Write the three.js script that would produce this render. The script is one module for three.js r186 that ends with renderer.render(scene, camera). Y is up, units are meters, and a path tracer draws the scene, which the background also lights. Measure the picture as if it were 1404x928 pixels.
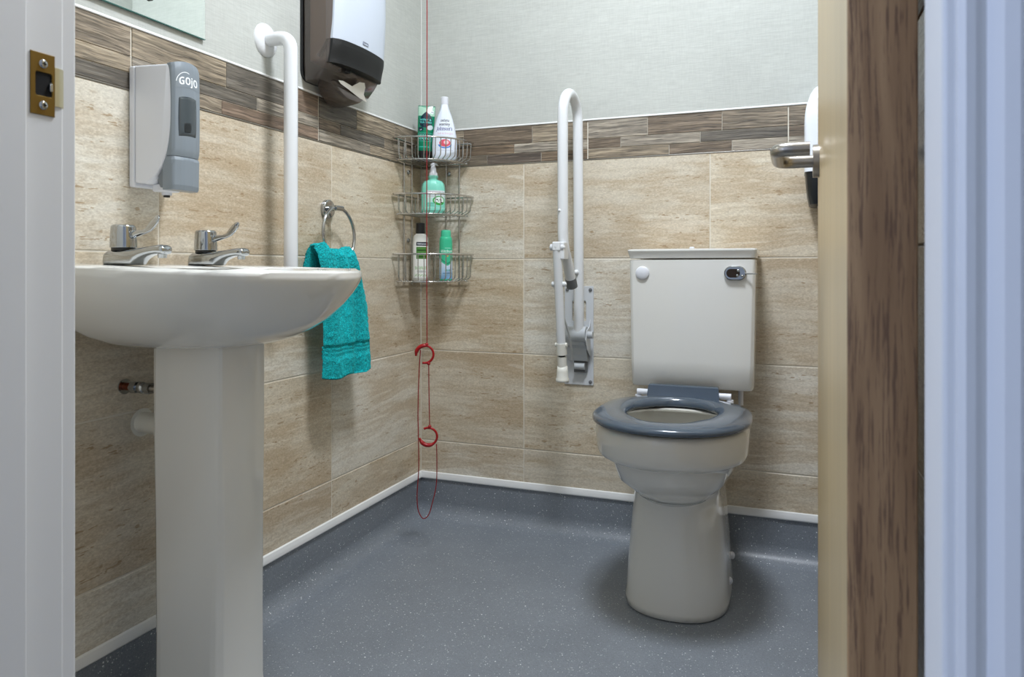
import * as THREE from 'three';
import { RoundedBoxGeometry } from 'three/addons/geometries/RoundedBoxGeometry.js';
import { mergeGeometries, mergeVertices, toCreasedNormals } from 'three/addons/utils/BufferGeometryUtils.js';
import { RectAreaLightUniformsLib } from 'three/addons/lights/RectAreaLightUniformsLib.js';

// ---------------------------------------------------------------- camera, light, exposure
RectAreaLightUniformsLib.init();
const scene = new THREE.Scene();
scene.background = new THREE.Color(0x000000);
const FPX = 991, IW = 1404, IH = 928;
const camera = new THREE.PerspectiveCamera(2 * Math.atan(IH / 2 / FPX) * 180 / Math.PI, IW / IH, 0.05, 30);
camera.position.set(1.212, 0.857, 2.255);
camera.rotation.set(0, 21.072 * Math.PI / 180, 0);
camera.setViewOffset(IW, IH, 0, 95, IW, IH);          // shifted lens: level camera, verticals stay vertical
camera.focus = 1.9;
camera.userData.fStop = 11;
camera.updateProjectionMatrix();
const renderer = new THREE.WebGLRenderer({ antialias: true });
renderer.toneMapping = THREE.LinearToneMapping;
renderer.toneMappingExposure = 1.0;
renderer.shadowMap.enabled = true;
function areaLight(color, intensity, w, d, x, y, z) {
  const l = new THREE.RectAreaLight(color, intensity, w, d);
  l.position.set(x, y, z); l.lookAt(x, 0, z); l.castShadow = true; scene.add(l); return l;
}
const ROOM_LAMP = { color: 0xeef5ff, power: 108, size: 0.32, x: 0.92, y: 2.455, z: 0.98 };
const ADDED_WINDOW = { color: 0xc6d8ff, power: 7.2, w: 1.2, h: 1.1, x: -0.895, y: 1.55, z: 3.1 };   // added unseen corridor window, stands for the cool corridor daylight
areaLight(ROOM_LAMP.color, ROOM_LAMP.power, ROOM_LAMP.size, ROOM_LAMP.size, ROOM_LAMP.x, ROOM_LAMP.y, ROOM_LAMP.z);
{ const l = areaLight(ADDED_WINDOW.color, ADDED_WINDOW.power, ADDED_WINDOW.w, ADDED_WINDOW.h, ADDED_WINDOW.x + .03, ADDED_WINDOW.y, ADDED_WINDOW.z); l.lookAt(5, ADDED_WINDOW.y, ADDED_WINDOW.z); }

// ---------------------------------------------------------------- helpers
const V = (x, y, z) => new THREE.Vector3(x, y, z);
let seed = 12345;
const rnd = () => { seed = (seed * 1664525 + 1013904223) >>> 0; return seed / 4294967296; };
const lerp = (a, b, t) => a + (b - a) * t, clamp = (v, a = 0, b = 1) => Math.min(b, Math.max(a, v));
const smooth = (a, b, v) => { const t = clamp((v - a) / (b - a)); return t * t * (3 - 2 * t); };
const used = {};
function numbered(n) { used[n] = (used[n] ?? -1) + 1; return used[n] ? `${n}_${String(used[n]).padStart(3, '0')}` : n; }
function obj(name, geos, mat, parent = scene) {
  let g = Array.isArray(geos) ? (geos.length > 1 ? mergeGeometries(geos.map(q => { q = q.index ? q.toNonIndexed() : q; for (const k of Object.keys(q.attributes)) if (!['position', 'normal', 'uv'].includes(k)) q.deleteAttribute(k); return q; })) : geos[0]) : geos;
  const m = new THREE.Mesh(g, mat); m.castShadow = m.receiveShadow = true;
  m.name = parent === scene ? numbered(name) : name; parent.add(m); return m;
}
function thing(name, label, category, pos = [0, 0, 0], group) {
  const o = new THREE.Group(); o.name = numbered(name); o.position.set(...pos);
  o.userData = { label, category }; if (group) o.userData.group = group; scene.add(o); return o;
}
function tag(o, label, category, group) { Object.assign(o.userData, { label, category }); if (group) o.userData.group = group; return o; }
function setting(name, label, category) { const o = new THREE.Group(); o.name = name; o.userData = { kind: 'structure', label, category }; scene.add(o); return o; }
const box = (w, h, d, x = 0, y = 0, z = 0) => new THREE.BoxGeometry(w, h, d).translate(x, y, z);
const boxR = (x0, x1, y0, y1, z0, z1) => box(x1 - x0, y1 - y0, z1 - z0, (x0 + x1) / 2, (y0 + y1) / 2, (z0 + z1) / 2);
const rbox = (x0, x1, y0, y1, z0, z1, r = 0.004, s = 3) => new RoundedBoxGeometry(x1 - x0, y1 - y0, z1 - z0, s, r).translate((x0 + x1) / 2, (y0 + y1) / 2, (z0 + z1) / 2);
const cylY = (r0, r1, h, x, y, z, n = 32) => new THREE.CylinderGeometry(r1, r0, h, n).translate(x, y + h / 2, z);
function cylBetween(a, b, r, n = 20, r2 = r) {
  const d = b.clone().sub(a), g = new THREE.CylinderGeometry(r2, r, d.length(), n);
  g.applyQuaternion(new THREE.Quaternion().setFromUnitVectors(V(0, 1, 0), d.clone().normalize()));
  const c = a.clone().add(b).multiplyScalar(.5); return g.translate(c.x, c.y, c.z);
}
const tube = (pts, r, seg = 64, rad = 10, closed = false, tension = 0.5) => new THREE.TubeGeometry(new THREE.CatmullRomCurve3(pts, closed, 'centripetal', tension), seg, r, rad, closed);
// polyline with rounded corners -> dense points
function roundPath(pts, r, n = 8) {
  const out = [pts[0].clone()];
  for (let i = 1; i < pts.length - 1; i++) {
    const a = pts[i - 1], b = pts[i], c = pts[i + 1];
    const u = a.clone().sub(b), w = c.clone().sub(b), k = Math.min(r, u.length() * .49, w.length() * .49);
    const p = b.clone().add(u.normalize().multiplyScalar(k)), q = b.clone().add(w.normalize().multiplyScalar(k));
    for (let j = 0; j <= n; j++) { const t = j / n; out.push(p.clone().multiplyScalar((1 - t) ** 2).add(b.clone().multiplyScalar(2 * t * (1 - t))).add(q.clone().multiplyScalar(t * t))); }
  }
  out.push(pts[pts.length - 1].clone()); return out;
}
class Poly extends THREE.Curve {                       // straight segments, parametrised by length
  constructor(p) { super(); this.p = p; this.l = [0]; for (let i = 1; i < p.length; i++) this.l.push(this.l[i - 1] + p[i].distanceTo(p[i - 1])); }
  getPoint(t, o = new THREE.Vector3()) { const L = t * this.l[this.l.length - 1]; let i = 1; while (i < this.l.length - 1 && this.l[i] < L) i++; const k = (L - this.l[i - 1]) / (this.l[i] - this.l[i - 1] || 1); return o.lerpVectors(this.p[i - 1], this.p[i], k); }
}
const bentTube = (pts, r, cr, seg = 80, rad = 14) => new THREE.TubeGeometry(new Poly(roundPath(pts, cr)), seg, r, rad, false);
// rings: arrays of [x,y,z]; closed around; optional caps
function loft(rings, { cap0 = true, cap1 = true, crease = 0, wrap = false } = {}) {
  const n = rings[0].length, pos = [], uv = [], idx = [];
  rings.forEach((r, j) => r.forEach((p, i) => { pos.push(...p); uv.push(i / n, j / (rings.length - 1)); }));
  const J = wrap ? rings.length : rings.length - 1;
  for (let j = 0; j < J; j++) for (let i = 0; i < n; i++) { const a = j * n + i, b = j * n + (i + 1) % n, k = (j + 1) % rings.length, c = k * n + i, d = k * n + (i + 1) % n; idx.push(a, b, c, b, d, c); }
  const cap = (j, flip) => { const r = rings[j], c = [0, 1, 2].map(k => r.reduce((s, p) => s + p[k], 0) / n), ci = pos.length / 3; pos.push(...c); uv.push(.5, .5); for (let i = 0; i < n; i++) { const a = j * n + i, b = j * n + (i + 1) % n; flip ? idx.push(ci, b, a) : idx.push(ci, a, b); } };
  if (!wrap && cap0) cap(0, true); if (!wrap && cap1) cap(rings.length - 1, false);
  let g = new THREE.BufferGeometry(); g.setAttribute('position', new THREE.Float32BufferAttribute(pos, 3)); g.setAttribute('uv', new THREE.Float32BufferAttribute(uv, 2)); g.setIndex(idx);
  // orient outward
  let vol = 0; const A = V(), B = V(), C = V();
  for (let i = 0; i < idx.length; i += 3) { A.fromArray(pos, idx[i] * 3); B.fromArray(pos, idx[i + 1] * 3); C.fromArray(pos, idx[i + 2] * 3); vol += A.dot(B.cross(C)); }
  if (vol < 0) { for (let i = 0; i < idx.length; i += 3) { const t = idx[i]; idx[i] = idx[i + 1]; idx[i + 1] = t; } g.setIndex(idx); }
  if (crease) return toCreasedNormals(g, crease);
  g.computeVertexNormals(); return g;
}
const lathe = (prof, x = 0, y = 0, z = 0, n = 40) => new THREE.LatheGeometry(prof.map(p => new THREE.Vector2(p[0], p[1])), n).translate(x, y, z);
// rectangle outline with rounded corners in (u,v)
function rrect(u0, u1, v0, v1, r, n = 6) {
  const o = []; const cs = [[u1 - r, v1 - r, 0], [u0 + r, v1 - r, 1], [u0 + r, v0 + r, 2], [u1 - r, v0 + r, 3]];
  for (const [cu, cv, q] of cs) for (let i = 0; i <= n; i++) { const t = (q + i / n) * Math.PI / 2; o.push([cu + r * Math.cos(t), cv + r * Math.sin(t)]); }
  return o;
}
function shapeOf(pts) { const s = new THREE.Shape(); pts.forEach((p, i) => i ? s.lineTo(...p) : s.moveTo(...p)); s.closePath(); return s; }
const extrude = (pts, depth, bevel = 0, seg = 3, holes = []) => { const s = shapeOf(pts); holes.forEach(h => s.holes.push(shapeOf(h))); return new THREE.ExtrudeGeometry(s, { depth: depth - 2 * bevel, bevelEnabled: bevel > 0, bevelSize: bevel, bevelThickness: bevel, bevelOffset: -bevel, bevelSegments: seg, curveSegments: 16 }).translate(0, 0, bevel); };
const toCreased = (g, a) => toCreasedNormals(g.index ? g : mergeVertices(g), a);

// ---------------------------------------------------------------- noise and textures
const PERM = new Uint8Array(65536); for (let i = 0; i < 65536; i++) PERM[i] = rnd() * 256;
const hash = (x, y) => PERM[((x * 73856093) ^ (y * 19349663)) & 65535] / 255;
function vnoise(x, y, px, py) {                       // periodic value noise
  const xi = Math.floor(x), yi = Math.floor(y); let fx = x - xi, fy = y - yi; fx = fx * fx * (3 - 2 * fx); fy = fy * fy * (3 - 2 * fy);
  const x0 = ((xi % px) + px) % px, x1 = (x0 + 1) % px, y0 = ((yi % py) + py) % py, y1 = (y0 + 1) % py;
  return lerp(lerp(hash(x0, y0), hash(x1, y0), fx), lerp(hash(x0, y1), hash(x1, y1), fx), fy);
}
function fbm(u, v, fx, fy, oct, gain = .5) { let s = 0, a = 1, t = 0; for (let o = 0; o < oct; o++) { s += a * vnoise(u * fx + o * 17, v * fy + o * 31, fx, fy); t += a; a *= gain; fx *= 2; fy *= 2; } return s / t; }
function dataTex(w, h, fn, srgb = true) {
  const d = new Uint8Array(w * h * 4);
  for (let y = 0; y < h; y++) for (let x = 0; x < w; x++) { const c = fn(x / w, y / h, x, y), k = (y * w + x) * 4; d[k] = clamp(c[0], 0, 255); d[k + 1] = clamp(c[1], 0, 255); d[k + 2] = clamp(c[2], 0, 255); d[k + 3] = 255; }
  const t = new THREE.DataTexture(d, w, h, THREE.RGBAFormat); t.wrapS = t.wrapT = THREE.RepeatWrapping; t.magFilter = THREE.LinearFilter; t.minFilter = THREE.LinearMipmapLinearFilter; t.generateMipmaps = true;
  if (srgb) t.colorSpace = THREE.SRGBColorSpace; t.needsUpdate = true; return t;
}
const rep = (t, x, y) => { const c = t.clone(); c.repeat.set(x, y); c.needsUpdate = true; return c; };
const mix3 = (a, b, t) => [lerp(a[0], b[0], t), lerp(a[1], b[1], t), lerp(a[2], b[2], t)];
const std = (o) => new THREE.MeshStandardMaterial(o), phys = (o) => new THREE.MeshPhysicalMaterial(o);

// travertine: 1.2 m x 0.63 m, bedding runs horizontally
const travertineTex = dataTex(2048, 1024, (u, v) => {
  const warp = fbm(u, v, 4, 5, 3) - .5;
  const band = fbm(u, v + warp * .10, 3, 13, 5, .58), fine = fbm(u + .3, v + warp * .05, 22, 90, 3, .6), cloud = fbm(u + .7, v, 6, 9, 5, .6), grain = fbm(u, v, 260, 300, 3, .7);
  let t = smooth(.28, .70, band * .55 + cloud * .45 + (fine - .5) * .16 + (grain - .5) * .16);
  let c = mix3([193, 176, 151], [217, 211, 197], t);
  const pale = smooth(.60, .70, fbm(u + .1, v + .2 + warp * .05, 5, 34, 4)) * .5; c = mix3(c, [228, 223, 211], pale);
  const pit = smooth(.69, .76, fbm(u + .45, v + .15 + warp * .02, 60, 150, 3)) * smooth(.5, .62, fbm(u, v, 8, 26, 2)); c = mix3(c, [150, 124, 92], pit * .6);
  const g = 1 + (grain - .5) * .20 + (fine - .5) * .05; return [c[0] * g, c[1] * g, c[2] * g];
});
// wood grain for the border strips, neutral: 0.6 m x 0.3 m; tinted by each piece's own colour
const woodTex = dataTex(1024, 1024, (u, v) => {
  const w = fbm(u, v, 5, 8, 3) - .5, g1 = fbm(u, v + w * .03, 6, 130, 4, .65), g2 = fbm(u + .4, v + w * .02, 12, 300, 3, .6), fl = fbm(u, v, 3, 12, 3);
  const line = smooth(.52, .72, g1), dk = smooth(.58, .82, g2), k = 204 + (fl - .5) * 60 + (g1 - .5) * 150 - dk * 75 + line * 22;
  return [k, k * .985, k * .965];
});
const woodBump = dataTex(1024, 1024, (u, v) => { const w = fbm(u, v, 5, 8, 3) - .5, g1 = fbm(u, v + w * .03, 6, 130, 4, .65), g2 = fbm(u + .4, v + w * .02, 12, 300, 3, .6); const k = 128 + (g1 - .5) * 150 + (g2 - .5) * 110; return [k, k, k]; }, false);
// speckled safety vinyl: 1 m x 1 m
const SP = 2048, spk = new Float32Array(SP * SP), spd = new Float32Array(SP * SP);
function dot(arr, r, a) { const cx = rnd() * SP, cy = rnd() * SP, e = .6 + rnd() * .8, th = rnd() * 3.14; for (let y = -Math.ceil(r * 2); y <= r * 2; y++) for (let x = -Math.ceil(r * 2); x <= r * 2; x++) { const X = x * Math.cos(th) + y * Math.sin(th), Y = (-x * Math.sin(th) + y * Math.cos(th)) / e, d = Math.hypot(X, Y); if (d < r) { const k = (((cy + y | 0) + SP) % SP) * SP + ((cx + x | 0) + SP) % SP; arr[k] = Math.max(arr[k], a); } } }
for (let i = 0; i < 5200; i++) dot(spk, 1.3 + rnd() * rnd() * 2.6, .3 + rnd() * .65);
for (let i = 0; i < 9000; i++) dot(spk, .7 + rnd() * .8, .12 + rnd() * .28);
for (let i = 0; i < 9000; i++) dot(spd, .8 + rnd() * 1.2, .2 + rnd() * .5);
const vinylTex = dataTex(SP, SP, (u, v, x, y) => {
  const k = y * SP + x, n = vnoise(u * 700, v * 700, 700, 700) - .5, m = fbm(u, v, 9, 9, 4) - .5; let c = [128 + n * 20 + m * 12, 134 + n * 20 + m * 12, 141 + n * 20 + m * 12];
  c = mix3(c, [84, 90, 98], spd[k]); return mix3(c, [250, 252, 252], spk[k]);
});
// upper wall covering: cream linen-look vinyl, 0.6 m tile
const linenTex = dataTex(1024, 1024, (u, v) => { const h = fbm(u, v, 22, 260, 3, .6), w = fbm(u + .2, v, 240, 30, 2), c = fbm(u, v, 4, 6, 3); const k = 1 + (h - .5) * .09 + (w - .5) * .04 + (c - .5) * .04; return [187 * k, 189 * k, 183 * k]; });
const linenBump = dataTex(1024, 1024, (u, v) => { const h = fbm(u, v, 22, 260, 3, .6), w = fbm(u + .2, v, 240, 30, 2); const k = 128 + (h - .5) * 200 + (w - .5) * 90; return [k, k, k]; }, false);
// door timber, grain along v: 0.3 m x 1.2 m
const lippingTex = dataTex(512, 2048, (u, v) => { const w = fbm(u, v, 3, 5, 3) - .5, g = fbm(u + w * .12, v, 26, 9, 4, .6), p = smooth(.52, .72, fbm(u + w * .08, v, 120, 30, 4, .65)), l = fbm(u + w * .2, v, 9, 3, 3); const c = mix3([128, 95, 64], [192, 156, 114], clamp(.15 + g * .6 + (l - .4) * .7)); return mix3(c, [72, 48, 36], p * .5); });
const laminateTex = dataTex(512, 1024, (u, v) => { const g = fbm(u, v, 40, 5, 4, .6), l = fbm(u, v, 4, 3, 3); const k = 1 + (g - .5) * .10 + (l - .5) * .06; return [196 * k, 172 * k, 128 * k]; });
const terryBump = dataTex(512, 512, (u, v) => { const k = 255 * clamp(.1 + .9 * fbm(u, v, 90, 90, 3, .7)); return [k, k, k]; }, false);
const terryTex = dataTex(512, 512, (u, v) => { const g = fbm(u, v, 90, 90, 3, .7), l = fbm(u, v, 6, 6, 3), k = .45 + g * .95 + (l - .5) * .2; return [14 * k, 192 * k, 198 * k]; });

const MAT = {
  travertine: [std({ map: travertineTex, roughness: .36 }), std({ map: travertineTex, roughness: .36, color: 0xf4efe8 }), std({ map: travertineTex, roughness: .34, color: 0xfbf6ee })],
  grout: std({ color: 0xdcd5c6, roughness: .9 }),
  linen: std({ map: linenTex, bumpMap: linenBump, bumpScale: .0003, roughness: .75 }),
  white: std({ color: 0xe9e9e6, roughness: .35 }),
  whiteTrim: std({ color: 0xeeeeec, roughness: .4 }),
  vinyl: std({ map: vinylTex, roughness: .38 }),
  ceramic: phys({ color: 0xe6e5e0, roughness: .12, clearcoat: .6, clearcoatRoughness: .04 }),
  ceramicPan: phys({ color: 0xe2dfd6, roughness: .14, clearcoat: .6, clearcoatRoughness: .05 }),
  plasticWhite: std({ color: 0xdfe1e7, roughness: .28 }),
  plasticIvory: std({ color: 0xe4e2d8, roughness: .45 }),
  railWhite: phys({ color: 0xe2e4e6, roughness: .22, clearcoat: .4, clearcoatRoughness: .1 }),
  chrome: std({ color: 0xb4b7b9, metalness: 1, roughness: .07 }),
  wire: std({ color: 0xcfcecb, metalness: 1, roughness: .2 }),
  steel: std({ color: 0xaaa49c, metalness: 1, roughness: .3 }),
  brass: std({ color: 0x77602f, metalness: .85, roughness: .42 }),
  greyPlate: std({ color: 0xd2d5d8, roughness: .4 }),
  greyCast: std({ color: 0xbcc0c3, roughness: .42 }),
  greyCap: std({ color: 0x6e7072, roughness: .5 }),
  seat: phys({ color: 0x46525f, roughness: .2, clearcoat: .7, clearcoatRoughness: .08 }),
  framePaint: std({ color: 0xe2e3e4, roughness: .42 }),
  black: std({ color: 0x16181a, roughness: .35 }),
  darkHole: std({ color: 0x060606, roughness: .9 }),
  smoke: phys({ color: 0xa99d94, roughness: .1, transmission: .8, thickness: 0, ior: 1.45 }),
  paper: std({ color: 0xe8e4da, roughness: .95 }),
  red: std({ color: 0xa30d12, roughness: .35 }),
  redCord: std({ color: 0x8e1418, roughness: .7 }),
  teal: phys({ map: terryTex, bumpMap: terryBump, bumpScale: .0022, roughness: 1, sheen: .35, sheenRoughness: .6, sheenColor: new THREE.Color(0x30c8bd) }),
  tealFlat: std({ color: 0x0f9c95, roughness: .95 }),
  lipping: std({ map: lippingTex, roughness: .6 }),
  laminate: std({ map: laminateTex, roughness: .34 }),
  plaster: std({ color: 0xe4e3de, roughness: .85 }),
  carpet: std({ color: 0x55585c, roughness: 1 }),
};

// ---------------------------------------------------------------- room shell
const RW = 1.38, RD = 1.744, RH = 2.55;                // room inside: x 0..RW, z 0..RD
const Y0 = .15, YR = [.26, .575, .891, 1.209], YB = [1.211, 1.333];
const woodTint = { a: 0xb3a590, b: 0x8d7e6d, c: 0xa29583, d: 0x7c766d, e: 0x988473, f: 0xb7aea0, g: 0x93806b, h: 0x796d63 };
const woodMat = {}; for (const k in woodTint) woodMat[k] = std({ map: woodTex, bumpMap: woodBump, bumpScale: .0012, color: woodTint[k], roughness: .55 });
// a tile as a thin chamfered slab lying in (u, y), facing +n; place() turns (u, y, out) to the world
function slab(w, h, t, ch, u0, v0, su, sv) {           // uv in metres over su x sv, offset u0,v0
  const pts = [], uv = [], idx = [], ring = (i, o) => [[i, i, o], [w - i, i, o], [w - i, h - i, o], [i, h - i, o]];
  const R = [ring(0, 0), ring(0, t - ch), ring(ch, t)]; const flat = [];
  const quad = (a, b, c, d) => { const k = pts.length / 3; for (const p of [a, b, c, d]) { pts.push(...p); uv.push((u0 + p[0]) / su, (v0 + p[1]) / sv); } idx.push(k, k + 1, k + 2, k, k + 2, k + 3); };
  for (let j = 0; j < 2; j++) for (let i = 0; i < 4; i++) quad(R[j][i], R[j][(i + 1) % 4], R[j + 1][(i + 1) % 4], R[j + 1][i]);
  quad(...R[2]);
  const g = new THREE.BufferGeometry(); g.setAttribute('position', new THREE.Float32BufferAttribute(pts, 3)); g.setAttribute('uv', new THREE.Float32BufferAttribute(uv, 2)); g.setIndex(idx); g.computeVertexNormals(); return g;
}
// wall frames: 'left' runs along z at x=0 facing +x; 'back' along x at z=0 facing +z; 'right' at x=RW facing -x
const FRAMES = {
  left: new THREE.Matrix4().makeBasis(V(0, 0, -1), V(0, 1, 0), V(1, 0, 0)),             // u = -z
  back: new THREE.Matrix4().makeBasis(V(1, 0, 0), V(0, 1, 0), V(0, 0, 1)),
  right: new THREE.Matrix4().makeBasis(V(0, 0, 1), V(0, 1, 0), V(-1, 0, 0)).setPosition(RW, 0, 0),
};
let tileNo = 0;
function tileOn(wall, frame, ua, ub, ya, yb) {
  const g = .0018, k = tileNo++, u0 = (k % 2) * .6 + ((k * 7) % 5) * .11, v0 = ((k * 3) % 4) * .1575 + .02;
  const geo = slab(ub - ua - 2 * g, yb - ya - 2 * g, .008, .0012, u0, v0, 1.2, .63).translate(ua + g, ya + g, -.008).applyMatrix4(FRAMES[frame]);
  const m = obj('tile', geo, MAT.travertine[k % 3], wall); return m;
}
function stripOn(wall, frame, ua, ub, ya, yb, key, out) {
  const g = .0007, u0 = rnd() * .5, v0 = rnd() * .5;
  obj('border_strip', slab(ub - ua - 2 * g, yb - ya - 2 * g, .008 + out, .001, u0, v0, .5, .5).translate(ua + g, ya + g, -.008).applyMatrix4(FRAMES[frame]), woodMat[key], wall);
}
function upper(wall, frame, ua, ub, bottom = YB[1] + .004) {
  const g = new THREE.BoxGeometry(ub - ua, RH - bottom, .012, 1, 1, 1), w = ub - ua, h = RH - bottom; const uv = g.attributes.uv; for (let i = 0; i < uv.count; i++) uv.setXY(i, uv.getX(i) * w / .6, uv.getY(i) * h / .6);
  g.translate((ua + ub) / 2, (bottom + RH) / 2, -.0045).applyMatrix4(FRAMES[frame]); obj('wall_covering', g, MAT.linen, wall);
}
const wallLeft = setting('wall_left', 'side wall of beige travertine tiles with a wood-look border and cream covering above', 'wall');
const wallBack = setting('wall_back', 'end wall behind the toilet, beige travertine tiles with a wood-look border', 'wall');
const wallRight = setting('wall_right', 'tiled wall behind the open door', 'wall');
obj('grout_bed', boxR(-.12, -.0014, 0, RH, -.12, RD), MAT.grout, wallLeft);
obj('grout_bed', boxR(-.0014, RW + .0014, 0, RH, -.12, -.0014), MAT.grout, wallBack);
obj('grout_bed', boxR(RW + .0014, RW + .12, 0, RH, -.12, RD), MAT.grout, wallRight);
const rows = [[Y0 - .012, YR[0]], [YR[0], YR[1]], [YR[1], YR[2]], [YR[2], YR[3]]];
for (const [ya, yb] of rows) {
  for (const [za, zb] of [[1.129, RD], [.528, 1.129], [.0005, .528]]) tileOn(wallLeft, 'left', -zb, -za, ya, yb);
  for (const [xa, xb] of [[.0005, .385], [.385, .985], [.985, RW - .0005]]) tileOn(wallBack, 'back', xa, xb, ya, yb);
  for (const [za, zb] of [[.0005, .42], [.42, 1.02], [1.02, 1.62], [1.62, RD]]) tileOn(wallRight, 'right', za, zb, ya, yb);
}
// border: strips of wood-look ceramic, three courses per border tile; [from, to, tint, relief]
const yy = [YB[1], YB[1] - .058, YB[1] - .090, YB[0]];
const gapV = .0012;
const backStrips = [
  [0, [[.002, .165, 'a', 0], [.165, .415, 'b', .0012], [.415, .604, 'a', .0008]]], [1, [[.002, .351, 'g', .0004], [.351, .604, 'f', .0016]]], [2, [[.002, .253, 'c', .0006], [.253, .446, 'h', .0012], [.446, .604, 'g', .0004]]],
  [0, [[.604, .796, 'f', .0012], [.796, 1.02, 'b', .0004], [1.02, 1.206, 'c', .001]]], [1, [[.604, .711, 'b', 0], [.711, .956, 'f', .0014], [.956, 1.206, 'd', .0006]]], [2, [[.604, .862, 'a', .001], [.862, 1.049, 'b', .0004], [1.049, 1.206, 'f', .0012]]],
  [0, [[1.206, RW - .0005, 'c', .0008]]], [1, [[1.206, RW - .0005, 'b', .0002]]], [2, [[1.206, RW - .0005, 'f', .001]]]];
const leftStrips = [
  [0, [[1.196, RD, 'c', .001]]], [1, [[1.196, RD, 'a', .0014]]], [2, [[1.196, RD, 'd', .0004]]],
  [0, [[.939, 1.196, 'a', .0012], [.700, .939, 'd', .0006], [.590, .700, 'e', .0002]]], [1, [[1.068, 1.196, 'f', .0008], [.835, 1.068, 'd', .0002], [.590, .835, 'f', .0012]]], [2, [[.953, 1.196, 'c', .001], [.590, .953, 'e', .0006]]],
  [0, [[.403, .590, 'd', .0012], [.181, .403, 'a', .0008], [.0005, .181, 'c', .001]]], [1, [[.486, .590, 'b', .0002], [.245, .486, 'd', .0006], [.0005, .245, 'c', .0004]]], [2, [[.331, .590, 'f', .0014], [.0005, .331, 'a', .001]]]];
const jb = [.604, 1.206], jl = [.590, 1.196];
for (const [r, list] of backStrips) for (const [a, b, k, o] of list) stripOn(wallBack, 'back', a + (jb.includes(a) ? gapV : 0), b - (jb.includes(b) ? gapV : 0), yy[r + 1], yy[r], k, o);
for (const [r, list] of leftStrips) for (const [a, b, k, o] of list) stripOn(wallLeft, 'left', -b + (jl.includes(b) ? gapV : 0), -a - (jl.includes(a) ? gapV : 0), yy[r + 1], yy[r], k, o);
for (let i = 0; i < 3; i++) for (const [a, b, k] of [[.0005, .5, 'cab'[i]], [.5, 1.1, 'fdc'[i]], [1.1, RD, 'bae'[i]]]) stripOn(wallRight, 'right', a, b, yy[i + 1], yy[i], k, .0005 + i * .0003);
upper(wallLeft, 'left', -RD, -.0015); upper(wallBack, 'back', .0015, RW - .0015); upper(wallRight, 'right', .0015, RD);
// white strips paint the bright halo under the wall covering; bead up the corner
function trim(name, label, geo, mat = MAT.whiteTrim) { const m = obj(name, geo, mat); m.name = name; m.userData = { kind: 'structure', label, category: 'trim' }; return m; }
trim('trim_1', 'thin white strip painting the bright halo between wall covering and border on the side wall', rbox(-.001, .0035, YB[1] + .0005, YB[1] + .006, .004, RD, .0015, 2));
trim('trim_2', 'thin white strip painting the bright halo between wall covering and border on the end wall', rbox(.0035, RW - .004, YB[1] + .0005, YB[1] + .006, -.001, .0035, .0015, 2));
trim('trim_3', 'white corner bead in the corner above the border', rbox(.0012, .0055, YB[1] + .009, RH - .001, .0012, .0055, .002, 2), std({ color: 0xd2d3ce, roughness: .5 }));

trim('trim_5', 'fine metal bead under the wood-look border on the side wall', rbox(-.002, .0016, YB[0] - .0032, YB[0] - .0002, .002, RD, .0008, 2), MAT.steel);
trim('trim_6', 'fine metal bead under the wood-look border on the end wall', rbox(.002, RW - .002, YB[0] - .0032, YB[0] - .0002, -.002, .0016, .0008, 2), MAT.steel);

// coved vinyl floor: profile runs from the wall upstand round the cove to the flat, mitred in the corners
{
  const r = .05, top = .132, e = .0008, prof = [[e, top], [e, .1], [e, r]];
  for (let i = 1; i <= 10; i++) { const t = i / 10 * Math.PI / 2; prof.push([e + r * (1 - Math.cos(t)), r * (1 - Math.sin(t))]); }
  const pos = [], uv = [], idx = []; let run = 0; const arc = prof.map((p, i) => run += i ? Math.hypot(p[0] - prof[i - 1][0], p[1] - prof[i - 1][1]) : 0), L = run;
  const path = (d) => [[d, RD], [d, d], [RW - d, d], [RW - d, RD]];
  for (let s = 0; s < 3; s++) for (let j = 0; j < prof.length; j++) {
    const P = path(prof[j][0]), un = L - arc[j] - r;                     // unfolded: how far outside the flat
    for (const q of [P[s], P[s + 1]]) { pos.push(q[0], prof[j][1], q[1]); if (s === 0) uv.push(-un + e, q[1]); else if (s === 1) uv.push(q[0], -un + e); else uv.push(RW + un, q[1]); }
    if (j) { const k = pos.length / 3 - 4; idx.push(k, k + 1, k + 2, k + 1, k + 3, k + 2); }
  }
  const k = pos.length / 3, d = e + r; for (const [x, z] of [[d, d], [RW - d, d], [RW - d, RD], [d, RD]]) { pos.push(x, 0, z); uv.push(x, z); } idx.push(k, k + 2, k + 1, k, k + 3, k + 2);
  const g = new THREE.BufferGeometry(); g.setAttribute('position', new THREE.Float32BufferAttribute(pos, 3)); g.setAttribute('uv', new THREE.Float32BufferAttribute(uv, 2)); g.setIndex(idx); g.computeVertexNormals();
  MAT.vinyl.side = THREE.DoubleSide;
  const ZBT = 1.83, slabUnder = boxR(-.12, RW + .12, -.1, -.0015, -.12, 1.83);
  const f = setting('floor', 'blue-grey speckled safety vinyl floor coved up the walls', 'floor');
  obj('vinyl_sheet', g, MAT.vinyl, f); obj('subfloor', slabUnder, MAT.plaster, f);
  obj('vinyl_threshold', (() => { const q = boxR(.05, RW - .05, -.0012, 0, RD, ZBT), u = q.attributes.uv, p = q.attributes.position; for (let i = 0; i < u.count; i++) u.setXY(i, p.getX(i), p.getZ(i)); return q; })(), MAT.vinyl, f);
}
const capProf = [[0, .126], [.0035, .1265], [.0065, .130], [.0068, .144], [.005, .149], [0, .151]];
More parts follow.
